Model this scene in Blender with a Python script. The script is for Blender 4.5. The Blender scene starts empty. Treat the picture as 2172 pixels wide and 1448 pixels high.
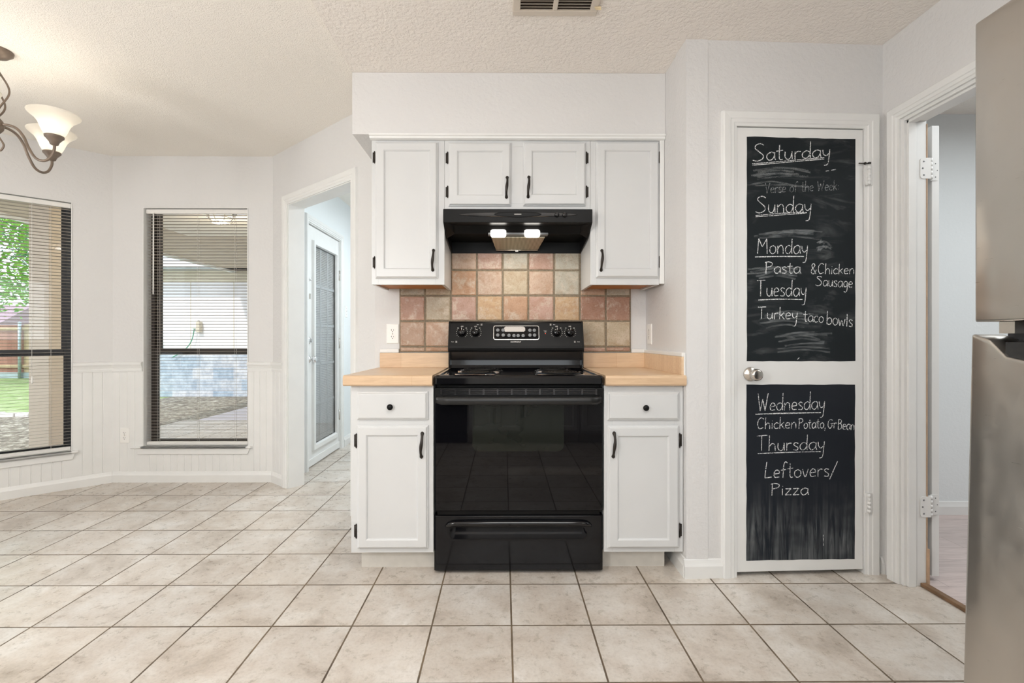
import bpy, bmesh, math, random
from mathutils import Matrix, Vector
random.seed(7)
C = bpy.context.scene.collection
SC = bpy.context.scene

# ------------------------------------------------------------------ camera
W_PX, H_PX = 2172.0, 1448.0
FPX, CX, CY, YAW, EYE = 1010.5, 1075.4, 716.8, 0.0063, 1.1001
cam_d = bpy.data.cameras.new('camera')
cam = bpy.data.objects.new('camera', cam_d); C.objects.link(cam)
cam_d.sensor_fit = 'HORIZONTAL'; cam_d.sensor_width = 36.0
cam_d.lens = 36.0 * FPX / W_PX
cam_d.shift_x = (W_PX / 2 - CX) / W_PX
cam_d.shift_y = (CY - H_PX / 2) / W_PX
cam_d.clip_start = 0.02; cam_d.clip_end = 200
cam.location = (0, 0, EYE); cam.rotation_euler = (math.pi / 2, 0, -YAW)
SC.camera = cam

# ------------------------------------------------------------------ view, world, sun
SC.view_settings.view_transform = 'Standard'
SC.view_settings.look = 'None'
SC.view_settings.exposure = 0.31
SC.view_settings.gamma = 1.0
SC.view_settings.use_curve_mapping = False
SC.cycles.max_bounces = 10
SC.cycles.diffuse_bounces = 6
SC.cycles.glossy_bounces = 5
SC.cycles.transmission_bounces = 8
SC.cycles.transparent_max_bounces = 24
SC.cycles.caustics_reflective = False
SC.cycles.caustics_refractive = False
SC.cycles.sample_clamp_indirect = 4.0

wd = bpy.data.worlds.new('world'); SC.world = wd; wd.use_nodes = True
wn = wd.node_tree.nodes; wl = wd.node_tree.links
bg = wn['Background']; bg.inputs['Color'].default_value = (0.86, 0.94, 1.0, 1); bg.inputs['Strength'].default_value = 1.8

def add_light(name, kind, loc, energy, color=(1, 1, 1), rot=(0, 0, 0), size=None, size_y=None, radius=None, spread=None, shape=None):
    d = bpy.data.lights.new(name, kind); o = bpy.data.objects.new(name, d); C.objects.link(o)
    o.location = loc; o.rotation_euler = rot; d.energy = energy; d.color = color
    if kind == 'AREA':
        d.shape = shape or 'RECTANGLE'; d.size = size; d.size_y = size_y or size
        if spread: d.spread = spread
    if radius is not None: d.shadow_soft_size = radius
    return o

sun = add_light('sun', 'SUN', (0, -5, 12), 1.8, (1.0, 0.95, 0.87), (math.radians(42), math.radians(-16), 0))
sun.data.angle = math.radians(2.0)
PI = math.pi
# unseen fill lamps added behind the camera (housings are built further down)
KITCHEN_FILL = (0.30, 0.35); DINING_FILL = (-1.25, 0.0); NOOK_FILL = (-2.95, 1.2)
add_light('kitchen_fill', 'AREA', (KITCHEN_FILL[0], KITCHEN_FILL[1], 2.385), 17, (1.0, 0.98, 0.96), (0, 0, 0), 1.15, 0.5)
FILL_GLOBE_STRENGTH = 38.0   # added unseen globe lamp, itself the light source
# area lamps added as daylight through assumed, unseen rear and left windows
add_light('rear_window_fill', 'AREA', (0.2, -1.32, 1.55), 11, (0.92, 0.97, 1.0), (PI / 2, 0, 0), 1.5, 0.95)
wl3 = add_light('left_window_fill', 'AREA', (-4.75, 1.85, 2.35), 26, (0.70, 0.85, 1.0), (0, 0, 0), 0.9, 1.2, spread=math.radians(75))  # added to put cool light on the floor at the left
wl3.rotation_euler = Vector((1.75, 0.40, -2.35)).to_track_quat('-Z', 'Y').to_euler()
add_light('hall_fill', 'AREA', (-0.40, 4.5, 2.40), 28, (0.87, 0.945, 1.0), (0, 0, 0), 0.5, 1.6)  # unseen lamp without a fixture, added to brighten the hall
add_light('side_room_fill', 'AREA', (3.0, 1.4, 2.40), 27, (0.93, 0.98, 1.0), (0, 0, 0), 1.6, 1.6)  # unseen lamp at ceiling height, added to brighten the side room

# ------------------------------------------------------------------ materials
def s2l(c): 
    c /= 255.0
    return c / 12.92 if c <= 0.04045 else ((c + 0.055) / 1.055) ** 2.4
def rgb(r, g, b): return (s2l(r), s2l(g), s2l(b), 1.0)

class NT:
    def __init__(s, name):
        s.m = bpy.data.materials.new(name); s.m.use_nodes = True
        s.n = s.m.node_tree.nodes; s.l = s.m.node_tree.links
        s.b = s.n['Principled BSDF']; s.out = s.n['Material Output']
    def node(s, t, **k):
        n = s.n.new(t)
        for a, v in k.items(): setattr(n, a, v)
        return n
    def link(s, a, b): s.l.new(a, b)
    def coords(s, scale=(1, 1, 1), kind='Object'):
        tc = s.node('ShaderNodeTexCoord'); mp = s.node('ShaderNodeMapping')
        mp.inputs['Scale'].default_value = scale
        s.link(tc.outputs[kind], mp.inputs['Vector']); return mp.outputs['Vector']
    def worldpos(s, scale=(1, 1, 1)):
        g = s.node('ShaderNodeNewGeometry'); mp = s.node('ShaderNodeMapping')
        mp.inputs['Scale'].default_value = scale
        s.link(g.outputs['Position'], mp.inputs['Vector']); return mp.outputs['Vector']
    def noise(s, vec, scale, detail=4, rough=0.55, dist=0.0):
        n = s.node('ShaderNodeTexNoise'); n.inputs['Scale'].default_value = scale
        n.inputs['Detail'].default_value = detail; n.inputs['Roughness'].default_value = rough
        n.inputs['Distortion'].default_value = dist
        s.link(vec, n.inputs['Vector']); return n.outputs['Fac']
    def ramp(s, fac, stops):
        r = s.node('ShaderNodeValToRGB'); e = r.color_ramp.elements
        while len(e) < len(stops): e.new(0.5)
        for i, (p, c) in enumerate(stops): e[i].position = p; e[i].color = c
        s.link(fac, r.inputs['Fac']); return r.outputs['Color']
    def mix(s, fac, a, b, mode='MIX'):
        m = s.node('ShaderNodeMix', data_type='RGBA', blend_type=mode)
        for key, v in ((0, fac), (6, a), (7, b)):
            if hasattr(v, 'is_output'): s.link(v, m.inputs[key])
            else: m.inputs[key].default_value = v
        return m.outputs[2]
    def math(s, op, a, b=0.0, c=0.0):
        m = s.node('ShaderNodeMath', operation=op)
        for i, v in enumerate((a, b, c)):
            if hasattr(v, 'is_output'): s.link(v, m.inputs[i])
            else: m.inputs[i].default_value = v
        return m.outputs[0]
    def bump(s, h, strength, dist=0.01):
        b = s.node('ShaderNodeBump'); b.inputs['Strength'].default_value = strength
        b.inputs['Distance'].default_value = dist
        s.link(h, b.inputs['Height']); s.link(b.outputs['Normal'], s.b.inputs['Normal'])
    def set(s, **k):
        for a, v in k.items():
            i = s.b.inputs[a.replace('_', ' ')]
            if hasattr(v, 'is_output'): s.link(v, i)
            else: i.default_value = v
        return s

def plain(name, col, rough=0.5, metal=0.0, spec=0.5, var=0.04, vscale=6.0, bump=0.0, bscale=60.0, bdist=0.004, coat=0.0):
    t = NT(name); v = t.worldpos()
    n = t.noise(v, vscale, 3)
    lo = tuple(c * (1 - var) for c in col[:3]) + (1,); hi = tuple(min(1, c * (1 + var)) for c in col[:3]) + (1,)
    t.set(Base_Color=t.ramp(n, [(0.3, lo), (0.7, hi)]), Roughness=rough, Metallic=metal)
    t.b.inputs['Specular IOR Level'].default_value = spec
    if coat: t.b.inputs['Coat Weight'].default_value = coat; t.b.inputs['Coat Roughness'].default_value = 0.05
    if bump: t.bump(t.noise(v, bscale, 3), bump, bdist)
    return t.m

M = {}
M['wall'] = plain('wall_paint', rgb(216, 215, 214), 0.6, var=0.012, vscale=2.0, bump=0.5, bscale=45, bdist=0.006)
M['wall_cool'] = plain('cool_wall_paint', rgb(226, 230, 231), 0.7, var=0.01, vscale=2.0, bump=0.35, bscale=60, bdist=0.004)
M['white'] = plain('white_enamel', rgb(207, 208, 208), 0.32, var=0.015, vscale=5, bump=0.06, bscale=25, bdist=0.004)
M['white_trim'] = plain('white_trim_paint', rgb(227, 227, 225), 0.38, var=0.02, vscale=8)
M['white_worn'] = plain('worn_kick_paint', rgb(212, 208, 200), 0.5, var=0.08, vscale=14)
M['plastic_white'] = plain('white_plastic', rgb(236, 235, 231), 0.35, var=0.005)
M['black_gloss'] = plain('black_gloss_enamel', (0.004, 0.004, 0.005, 1), 0.08, spec=0.55, var=0.0)
M['black_enamel'] = plain('black_drawer_enamel', (0.004, 0.004, 0.005, 1), 0.09, spec=0.34, var=0.0)
M['black_handle'] = plain('black_handle_satin', (0.014, 0.014, 0.014, 1), 0.32, spec=0.35, var=0.0)
M['black_satin'] = plain('black_satin', (0.008, 0.008, 0.008, 1), 0.34, spec=0.14, var=0.05)
M['black_matte'] = plain('black_matte', (0.008, 0.008, 0.008, 1), 0.6, var=0.05)
M['oven_glass'] = plain('oven_glass', (0.003, 0.003, 0.004, 1), 0.02, spec=0.30, var=0.0)
M['oven_window'] = plain('oven_window_glass', (0.009, 0.011, 0.009, 1), 0.03, spec=0.34, var=0.1)
M['bronze'] = plain('dark_bronze_hardware', (0.030, 0.024, 0.020, 1), 0.42, 0.55, var=0.15, vscale=80)
M['bronze_frame'] = plain('bronze_window_frame', rgb(62, 56, 52), 0.45, 0.2, var=0.05)
M['black_frame'] = plain('black_window_frame', rgb(34, 35, 38), 0.45, 0.1, var=0.05)
M['dark_steel'] = plain('dark_polished_steel', (0.10, 0.10, 0.105, 1), 0.18, 1.0, var=0.0)
M['chrome'] = plain('chrome', (0.82, 0.82, 0.83, 1), 0.08, 1.0, var=0.0)
M['nickel'] = plain('satin_nickel', (0.62, 0.58, 0.53, 1), 0.24, 1.0, var=0.02)
M['grey_metal'] = plain('grey_painted_metal', rgb(120, 122, 124), 0.5, 0.2, var=0.06)
M['galv'] = plain('galvanised_steel', rgb(176, 190, 198), 0.45, 0.4, var=0.06)
M['chand'] = plain('brown_chandelier_metal', rgb(118, 104, 92), 0.42, 0.35, var=0.10, vscale=40)
M['rawwood'] = plain('raw_wood', rgb(186, 156, 128), 0.6, var=0.12, vscale=20)
M['cab_wood'] = plain('cabinet_underside_wood', rgb(176, 116, 62), 0.6, var=0.15, vscale=12)
M['grout_dark'] = plain('backsplash_grout', rgb(128, 116, 98), 0.85, var=0.25, vscale=90, bump=0.4, bscale=150, bdist=0.003)
M['slat_shaded'] = plain('blind_slat_shaded', rgb(198, 190, 181), 0.4, var=0.01)  # darker than the rails, standing in for backlit shade on the slats
M['slat'] = plain('blind_rail', rgb(226, 224, 220), 0.4, var=0.01)
M['vent'] = plain('vent_cream_paint', rgb(206, 196, 183), 0.5, var=0.02)
M['vent_dark'] = plain('vent_duct_dark', rgb(60, 50, 42), 0.7, var=0.1)
M['white_print'] = plain('white_print', rgb(225, 222, 216), 0.5, var=0.0)
M['patio_beige'] = plain('patio_beige_paint', rgb(206, 191, 173), 0.7, var=0.04, vscale=3)
M['patio_fascia'] = plain('patio_fascia_paint', rgb(244, 244, 244), 0.7, var=0.05, vscale=6)
M['siding'] = plain('white_siding', rgb(236, 234, 238), 0.6, var=0.02, vscale=3)
M['siding_band'] = plain('tan_frieze', rgb(214, 204, 184), 0.7, var=0.05, vscale=4)
M['roofing'] = plain('pale_roof_shingle', rgb(196, 204, 212), 0.9, var=0.10, vscale=16)
M['roof_brown'] = plain('mauve_roof_shingle', rgb(150, 128, 138), 0.9, var=0.10, vscale=16)
M['slab'] = plain('patio_concrete', rgb(212, 206, 214), 0.8, var=0.05, vscale=3)
M['hose'] = plain('green_hose', rgb(70, 150, 118), 0.5, var=0.05)
M['bark'] = plain('tree_bark', rgb(96, 80, 66), 0.9, var=0.2, vscale=12)
M['wood_dark'] = plain('threshold_wood', rgb(120, 92, 66), 0.55, var=0.3, vscale=18)
M['tape'] = plain('masking_tape', rgb(224, 206, 168), 0.7, var=0.03)
M['fridge_dark'] = plain('fridge_dark_body', rgb(58, 58, 60), 0.5, 0.1, var=0.05)

def mk_ceiling(name, col, scale, strength):
    t = NT(name); v = t.worldpos()
    a = t.noise(v, scale, 3, 0.6); b = t.noise(v, scale * 0.22, 2, 0.5)
    h = t.math('ADD', t.math('MULTIPLY', a, 1.0), t.math('MULTIPLY', b, 0.5))
    h2 = t.ramp(h, [(0.55, (0, 0, 0, 1)), (0.85, (1, 1, 1, 1))])
    t.set(Base_Color=col, Roughness=0.9); t.bump(h2, strength, 0.008); return t.m
M['ceil_kitchen'] = mk_ceiling('kitchen_ceiling_texture', rgb(238, 232, 225), 62, 0.42)
M['ceil_dining'] = mk_ceiling('popcorn_ceiling', rgb(245, 240, 232), 170, 0.45)

def mk_floor():
    t = NT('floor_tile'); g = t.node('ShaderNodeNewGeometry'); sp = t.node('ShaderNodeSeparateXYZ')
    t.link(g.outputs['Position'], sp.inputs[0])
    P = 0.305
    fx = t.math('DIVIDE', t.math('SUBTRACT', sp.outputs['X'], 0.0289), P)
    fy = t.math('DIVIDE', t.math('SUBTRACT', sp.outputs['Y'], 1.8245), P)
    ix, iy = t.math('FLOOR', fx), t.math('FLOOR', fy)
    rx, ry = t.math('SUBTRACT', fx, ix), t.math('SUBTRACT', fy, iy)
    dx = t.math('MINIMUM', rx, t.math('SUBTRACT', 1.0, rx)); dy = t.math('MINIMUM', ry, t.math('SUBTRACT', 1.0, ry))
    # wobble so that the joints are not ruler-straight
    wob = t.math('MULTIPLY', t.math('SUBTRACT', t.noise(g.outputs['Position'], 30, 2), 0.5), 0.006)
    d = t.math('ADD', t.math('MINIMUM', dx, dy), wob)
    joint = t.node('ShaderNodeMapRange'); joint.inputs['From Min'].default_value = 0.0090; joint.inputs['From Max'].default_value = 0.0130
    t.link(d, joint.inputs['Value'])
    cmb = t.node('ShaderNodeCombineXYZ'); t.link(ix, cmb.inputs[0]); t.link(iy, cmb.inputs[1])
    wn_ = t.node('ShaderNodeTexWhiteNoise', noise_dimensions='3D'); t.link(cmb.outputs[0], wn_.inputs['Vector'])
    off = t.node('ShaderNodeVectorMath', operation='SCALE'); off.inputs['Scale'].default_value = 40.0
    t.link(wn_.outputs['Color'], off.inputs[0])
    add = t.node('ShaderNodeVectorMath', operation='ADD'); t.link(g.outputs['Position'], add.inputs[0]); t.link(off.outputs[0], add.inputs[1])
    v = add.outputs[0]
    n1 = t.noise(v, 4.6, 7, 0.66, 0.35); n2 = t.noise(v, 24, 7, 0.74, 0.1); n3 = t.noise(v, 90, 3, 0.6)
    base = t.ramp(n1, [(0.30, rgb(160, 147, 133)), (0.45, rgb(198, 187, 175)), (0.57, rgb(212, 205, 196)), (0.72, rgb(230, 226, 221))])
    fleck = t.ramp(n2, [(0.28, rgb(156, 144, 131)), (0.50, rgb(203, 195, 186)), (0.75, rgb(226, 222, 217))])
    c = t.mix(0.24, base, fleck)
    fine = t.ramp(n3, [(0.36, (0.80, 0.79, 0.78, 1)), (0.52, (1, 1, 1, 1))])
    c = t.mix(0.5, c, fine, 'MULTIPLY')
    tone = t.ramp(wn_.outputs['Value'], [(0.0, (0.88, 0.875, 0.87, 1)), (0.5, (0.93, 0.925, 0.92, 1)), (1.0, (0.96, 0.945, 0.925, 1))])
    c = t.mix(1.0, c, tone, 'MULTIPLY')
    gcol = t.ramp(t.noise(g.outputs['Position'], 6, 3), [(0.35, rgb(74, 62, 48)), (0.65, rgb(112, 96, 76))])
    c = t.mix(joint.outputs['Result'], gcol, c)
    rough = t.math('ADD', t.math('MULTIPLY', n2, 0.18), 0.20)
    rough = t.math('ADD', rough, t.math('MULTIPLY', t.math('SUBTRACT', 1.0, joint.outputs['Result']), 0.4))
    t.set(Base_Color=c, Roughness=rough)
    h = t.math('ADD', t.math('MULTIPLY', joint.outputs['Result'], 0.7), t.math('MULTIPLY', n3, 0.10))
    t.bump(h, 0.35, 0.003); return t.m
M['floor'] = mk_floor()

def mk_planks(name, c1, c2, c3, along_x=True, pw=0.13, pl=1.2, rough=0.4):
    t = NT(name); v = t.worldpos()
    br = t.node('ShaderNodeTexBrick'); br.offset = 0.37
    mp = t.node('ShaderNodeMapping'); mp.inputs['Rotation'].default_value = (0, 0, 0 if along_x else PI / 2)
    t.link(v, mp.inputs['Vector']); t.link(mp.outputs['Vector'], br.inputs['Vector'])
    br.inputs['Scale'].default_value = 1.0; br.inputs['Brick Width'].default_value = pl; br.inputs['Row Height'].default_value = pw
    br.inputs['Mortar Size'].default_value = 0.0012; br.inputs['Color1'].default_value = c1; br.inputs['Color2'].default_value = c2; br.inputs['Mortar'].default_value = c3
    st = t.node('ShaderNodeMapping'); st.inputs['Scale'].default_value = (1, 9, 1) if along_x else (9, 1, 1)
    t.link(v, st.inputs['Vector'])
    gr = t.ramp(t.noise(st.outputs['Vector'], 5, 5, 0.6, 1.2), [(0.35, (0.78, 0.76, 0.76, 1)), (0.6, (1, 1, 1, 1))])
    t.set(Base_Color=t.mix(0.8, br.outputs['Color'], gr, 'MULTIPLY'), Roughness=rough); return t.m
M['wood_floor'] = mk_planks('pale_wood_floor', rgb(208, 192, 188), rgb(196, 182, 178), rgb(150, 134, 128))

def mk_counter():
    t = NT('butcher_block_laminate'); v = t.worldpos()
    br = t.node('ShaderNodeTexBrick'); br.offset = 0.43; t.link(v, br.inputs['Vector'])
    br.inputs['Scale'].default_value = 1.0; br.inputs['Brick Width'].default_value = 0.42; br.inputs['Row Height'].default_value = 0.042
    br.inputs['Mortar Size'].default_value = 0.0006
    br.inputs['Color1'].default_value = rgb(222, 196, 164); br.inputs['Color2'].default_value = rgb(213, 183, 150); br.inputs['Mortar'].default_value = rgb(196, 160, 122)
    st = t.node('ShaderNodeMapping'); st.inputs['Scale'].default_value = (1.5, 14, 14); t.link(v, st.inputs['Vector'])
    gr = t.ramp(t.noise(st.outputs['Vector'], 6, 5, 0.6, 1.0), [(0.3, (0.86, 0.82, 0.79, 1)), (0.62, (1, 1, 1, 1))])
    t.set(Base_Color=t.mix(0.9, br.outputs['Color'], gr, 'MULTIPLY'), Roughness=0.3); return t.m
M['counter'] = mk_counter()

def mk_splash():
    t = NT('backsplash_tile'); v = t.worldpos()
    at = t.node('ShaderNodeAttribute'); at.attribute_name = 'tile_tint'
    of = t.node('ShaderNodeAttribute'); of.attribute_name = 'tile_shift'
    sc = t.node('ShaderNodeVectorMath', operation='SCALE'); sc.inputs['Scale'].default_value = 30; t.link(of.outputs['Color'], sc.inputs[0])
    ad = t.node('ShaderNodeVectorMath', operation='ADD'); t.link(v, ad.inputs[0]); t.link(sc.outputs[0], ad.inputs[1]); v = ad.outputs[0]
    bloom = t.math('MULTIPLY', t.ramp(t.noise(v, 11, 8, 0.78, 0.25), [(0.50, (0, 0, 0, 1)), (0.62, (1, 1, 1, 1))]), 0.60)
    stain = t.ramp(t.noise(v, 13, 5, 0.6, 0.6), [(0.34, (0.78, 0.66, 0.54, 1)), (0.56, (1, 1, 1, 1))])
    fleck = t.ramp(t.noise(v, 120, 4, 0.7), [(0.34, (0.66, 0.58, 0.5, 1)), (0.48, (1, 1, 1, 1))])
    c = t.mix(0.75, at.outputs['Color'], stain, 'MULTIPLY')
    c = t.mix(bloom, c, rgb(204, 190, 172)); c = t.mix(0.6, c, fleck, 'MULTIPLY')
    t.set(Base_Color=c, Roughness=0.42); t.bump(t.noise(v, 26, 5, 0.6), 0.5, 0.006); return t.m
M['splash'] = mk_splash()

def mk_board(name, col, vertical):
    t = NT(name); v = t.coords()
    mp = t.node('ShaderNodeMapping'); mp.inputs['Scale'].default_value = (26, 1, 1.6) if vertical else (2.2, 1, 9)
    t.link(v, mp.inputs['Vector'])
    st = t.noise(mp.outputs['Vector'], 1.7, 6, 0.62, 0.9)
    cl = t.noise(v, 3.1, 4, 0.6, 0.5)
    dust = t.math('MULTIPLY', t.ramp(st, [(0.50, (0, 0, 0, 1)), (0.78, (1, 1, 1, 1))]), t.ramp(cl, [(0.44, (0, 0, 0, 1)), (0.66, (1, 1, 1, 1))]))
    if vertical:
        sp = t.node('ShaderNodeSeparateXYZ'); t.link(v, sp.inputs[0])
        low = t.node('ShaderNodeMapRange'); low.inputs['From Min'].default_value = 0.42; low.inputs['From Max'].default_value = 0.20
        t.link(sp.outputs['Z'], low.inputs['Value'])
        dust = t.math('MULTIPLY', t.math('MULTIPLY', t.ramp(st, [(0.40, (0, 0, 0, 1)), (0.75, (1, 1, 1, 1))]), low.outputs['Result']), t.ramp(t.noise(v, 4.6, 3, 0.6), [(0.36, (0.15, 0.15, 0.15, 1)), (0.62, (1, 1, 1, 1))]))
    f = t.math('ADD', t.math('MULTIPLY', dust, 0.28 if vertical else 0.24), t.math('MULTIPLY', cl, 0.02))
    t.set(Base_Color=t.mix(f, col, rgb(196, 200, 200)), Roughness=0.7, Specular_IOR_Level=0.12); return t.m
M['board_top'] = mk_board('chalkboard_upper', rgb(27, 32, 35), False)
M['board_low'] = mk_board('chalkboard_lower', rgb(27, 31, 38), True)

def mk_chalk(name, density):
    t = NT(name); v = t.coords()
    a = t.ramp(t.noise(v, 240, 3, 0.7), [(0.62 - density, (0, 0, 0, 1)), (0.70 - density, (1, 1, 1, 1))])
    t.set(Base_Color=rgb(226, 228, 228), Roughness=0.9, Alpha=a); return t.m
M['chalk'] = mk_chalk('chalk', 0.205)
def mk_smear(name, amount, scale):
    t = NT(name); a = t.math('MULTIPLY', t.ramp(t.noise(t.coords((1, 1, 3)), scale, 5, 0.65), [(0.36, (0, 0, 0, 1)), (0.66, (1, 1, 1, 1))]), amount)
    t.set(Base_Color=rgb(206, 212, 214), Roughness=0.9, Alpha=a); return t.m
M['chalk_faint'] = mk_smear('faint_chalk', 0.55, 60)
M['chalk_smear'] = mk_smear('smeared_chalk', 0.20, 14)

def mk_steel():
    t = NT('brushed_stainless'); v = t.worldpos((1, 4, 90))
    n = t.noise(v, 5, 4, 0.6); w = t.noise(t.worldpos(), 3.5, 3)
    t.set(Base_Color=t.ramp(w, [(0.3, (0.50, 0.475, 0.44, 1)), (0.7, (0.55, 0.525, 0.49, 1))]), Metallic=1.0,
          Roughness=t.math('ADD', t.math('MULTIPLY', n, 0.08), 0.25))
    t.bump(w, 0.25, 0.03); return t.m
M['steel'] = mk_steel()

def mk_glass(name, tint=(0.98, 0.99, 1.0, 1), refl=1.0):
    t = NT(name); tr = t.node('ShaderNodeBsdfTransparent'); tr.inputs['Color'].default_value = tint
    gl = t.node('ShaderNodeBsdfGlossy'); gl.inputs['Roughness'].default_value = 0.01
    fr = t.node('ShaderNodeFresnel'); fr.inputs['IOR'].default_value = 1.5
    mx = t.node('ShaderNodeMixShader'); t.link(t.math('MULTIPLY', fr.outputs[0], refl), mx.inputs[0])
    t.link(tr.outputs[0], mx.inputs[1]); t.link(gl.outputs[0], mx.inputs[2]); t.link(mx.outputs[0], t.out.inputs['Surface']); return t.m
M['glass'] = mk_glass('window_glass', refl=0.6)
def emit(name, col, strength):
    t = NT(name); t.set(Base_Color=col, Roughness=0.4); t.b.inputs['Emission Color'].default_value = col; t.b.inputs['Emission Strength'].default_value = strength; return t.m
M['hood_lamp'] = emit('lit_hood_lens', (1.0, 0.95, 0.86, 1), 6.0)
M['bulb'] = emit('lit_bulb', (1.0, 0.94, 0.84, 1), 5.0)
M['patio_bulb'] = emit('lit_patio_glass', (1.0, 0.86, 0.60, 1), 1.6)
M['globe'] = emit('lit_fill_globe', (1.0, 0.995, 0.99, 1), FILL_GLOBE_STRENGTH)  # both globes are added, unseen lamps that fill the room with light
M['globe_small'] = emit('lit_small_fill_globe', (1.0, 0.985, 0.96, 1), 32.0)
M['diffuser'] = emit('lit_fill_diffuser', (1.0, 0.96, 0.90, 1), 1.2)  # glow of the added kitchen lamp
M['red_led'] = emit('red_led', (1.0, 0.10, 0.05, 1), 0.6)
def mk_shade():
    t = NT('frosted_glass_shade'); t.set(Base_Color=rgb(240, 236, 228), Roughness=0.35)
    tl = t.node('ShaderNodeBsdfTranslucent'); tl.inputs['Color'].default_value = (0.96, 0.94, 0.90, 1)
    mx = t.node('ShaderNodeMixShader'); mx.inputs[0].default_value = 0.45
    t.link(t.b.outputs[0], mx.inputs[1]); t.link(tl.outputs[0], mx.inputs[2]); t.link(mx.outputs[0], t.out.inputs['Surface']); return t.m
M['shade'] = mk_shade()
def mk_leaf(name, c1, c2):
    t = NT(name); n = t.noise(t.worldpos(), 9, 2)
    t.set(Base_Color=t.ramp(n, [(0.35, c1), (0.65, c2)]), Roughness=0.6)
    tl = t.node('ShaderNodeBsdfTranslucent'); t.link(t.ramp(n, [(0.35, c1), (0.65, c2)]), tl.inputs['Color'])
    mx = t.node('ShaderNodeMixShader'); mx.inputs[0].default_value = 0.45
    t.link(t.b.outputs[0], mx.inputs[1]); t.link(tl.outputs[0], mx.inputs[2]); t.link(mx.outputs[0], t.out.inputs['Surface']); return t.m
M['leaf'] = mk_leaf('tree_leaf', rgb(96, 160, 62), rgb(170, 214, 96))
M['leaf_dark'] = mk_leaf('dark_tree_leaf', rgb(58, 108, 78), rgb(104, 160, 110))
def mk_two(name, c1, c2, c3, scale, rough=0.95, p=(0.35, 0.5, 0.65)):
    t = NT(name); v = t.worldpos(); n = t.noise(v, scale, 5, 0.7, 0.6)
    t.set(Base_Color=t.ramp(n, [(p[0], c1), (p[1], c2), (p[2], c3)]), Roughness=rough); t.bump(n, 0.6, 0.03); return t.m
M['lawn'] = mk_two('lawn_grass', rgb(122, 146, 88), rgb(152, 172, 114), rgb(184, 192, 156), 5.0)
M['mulch'] = mk_two('leaf_litter', rgb(84, 74, 70), rgb(140, 132, 118), rgb(214, 210, 198), 14.0)
M['brick_pale'] = mk_two('pale_brick', rgb(214, 208, 204), rgb(228, 224, 222), rgb(236, 232, 230), 8.0)
M['fence_red'] = mk_planks('red_fence_boards', rgb(150, 104, 92), rgb(172, 126, 112), rgb(90, 62, 56), False, 0.14, 6.0, 0.8)
M['fence_tan'] = mk_planks('tan_fence_boards', rgb(206, 184, 154), rgb(190, 168, 138), rgb(130, 108, 84), False, 0.14, 6.0, 0.8)
def mk_stone():
    t = NT('pale_ashlar_stone'); v = t.worldpos()
    cb = t.node('ShaderNodeMapping'); cb.inputs['Rotation'].default_value = (PI / 2, 0, 0); t.link(v, cb.inputs['Vector'])
    br = t.node('ShaderNodeTexBrick'); br.offset = 0.4; t.link(cb.outputs[0], br.inputs['Vector'])
    br.inputs['Scale'].default_value = 1.0; br.inputs['Brick Width'].default_value = 0.42; br.inputs['Row Height'].default_value = 0.24; br.inputs['Mortar Size'].default_value = 0.006
    br.inputs['Color1'].default_value = rgb(172, 190, 208); br.inputs['Color2'].default_value = rgb(214, 216, 222); br.inputs['Mortar'].default_value = rgb(206, 212, 222)
    n = t.ramp(t.noise(v, 9, 5, 0.7), [(0.38, (0.62, 0.66, 0.72, 1)), (0.6, (1, 1, 1, 1))])
    t.set(Base_Color=t.mix(0.9, br.outputs['Color'], n, 'MULTIPLY'), Roughness=0.9); return t.m
M['stone'] = mk_stone()

# ------------------------------------------------------------------ mesh builder
WM = {}
def frame(p0, p1):
    d = Vector((p1[0] - p0[0], p1[1] - p0[1], 0)).normalized(); n = Vector((-d.y, d.x, 0))
    return Matrix(((d.x, n.x, 0, p0[0]), (d.y, n.y, 0, p0[1]), (0, 0, 1, 0), (0, 0, 0, 1)))
def flen(p0, p1): return math.hypot(p1[0] - p0[0], p1[1] - p0[1])
I4 = Matrix.Identity(4)

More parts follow.
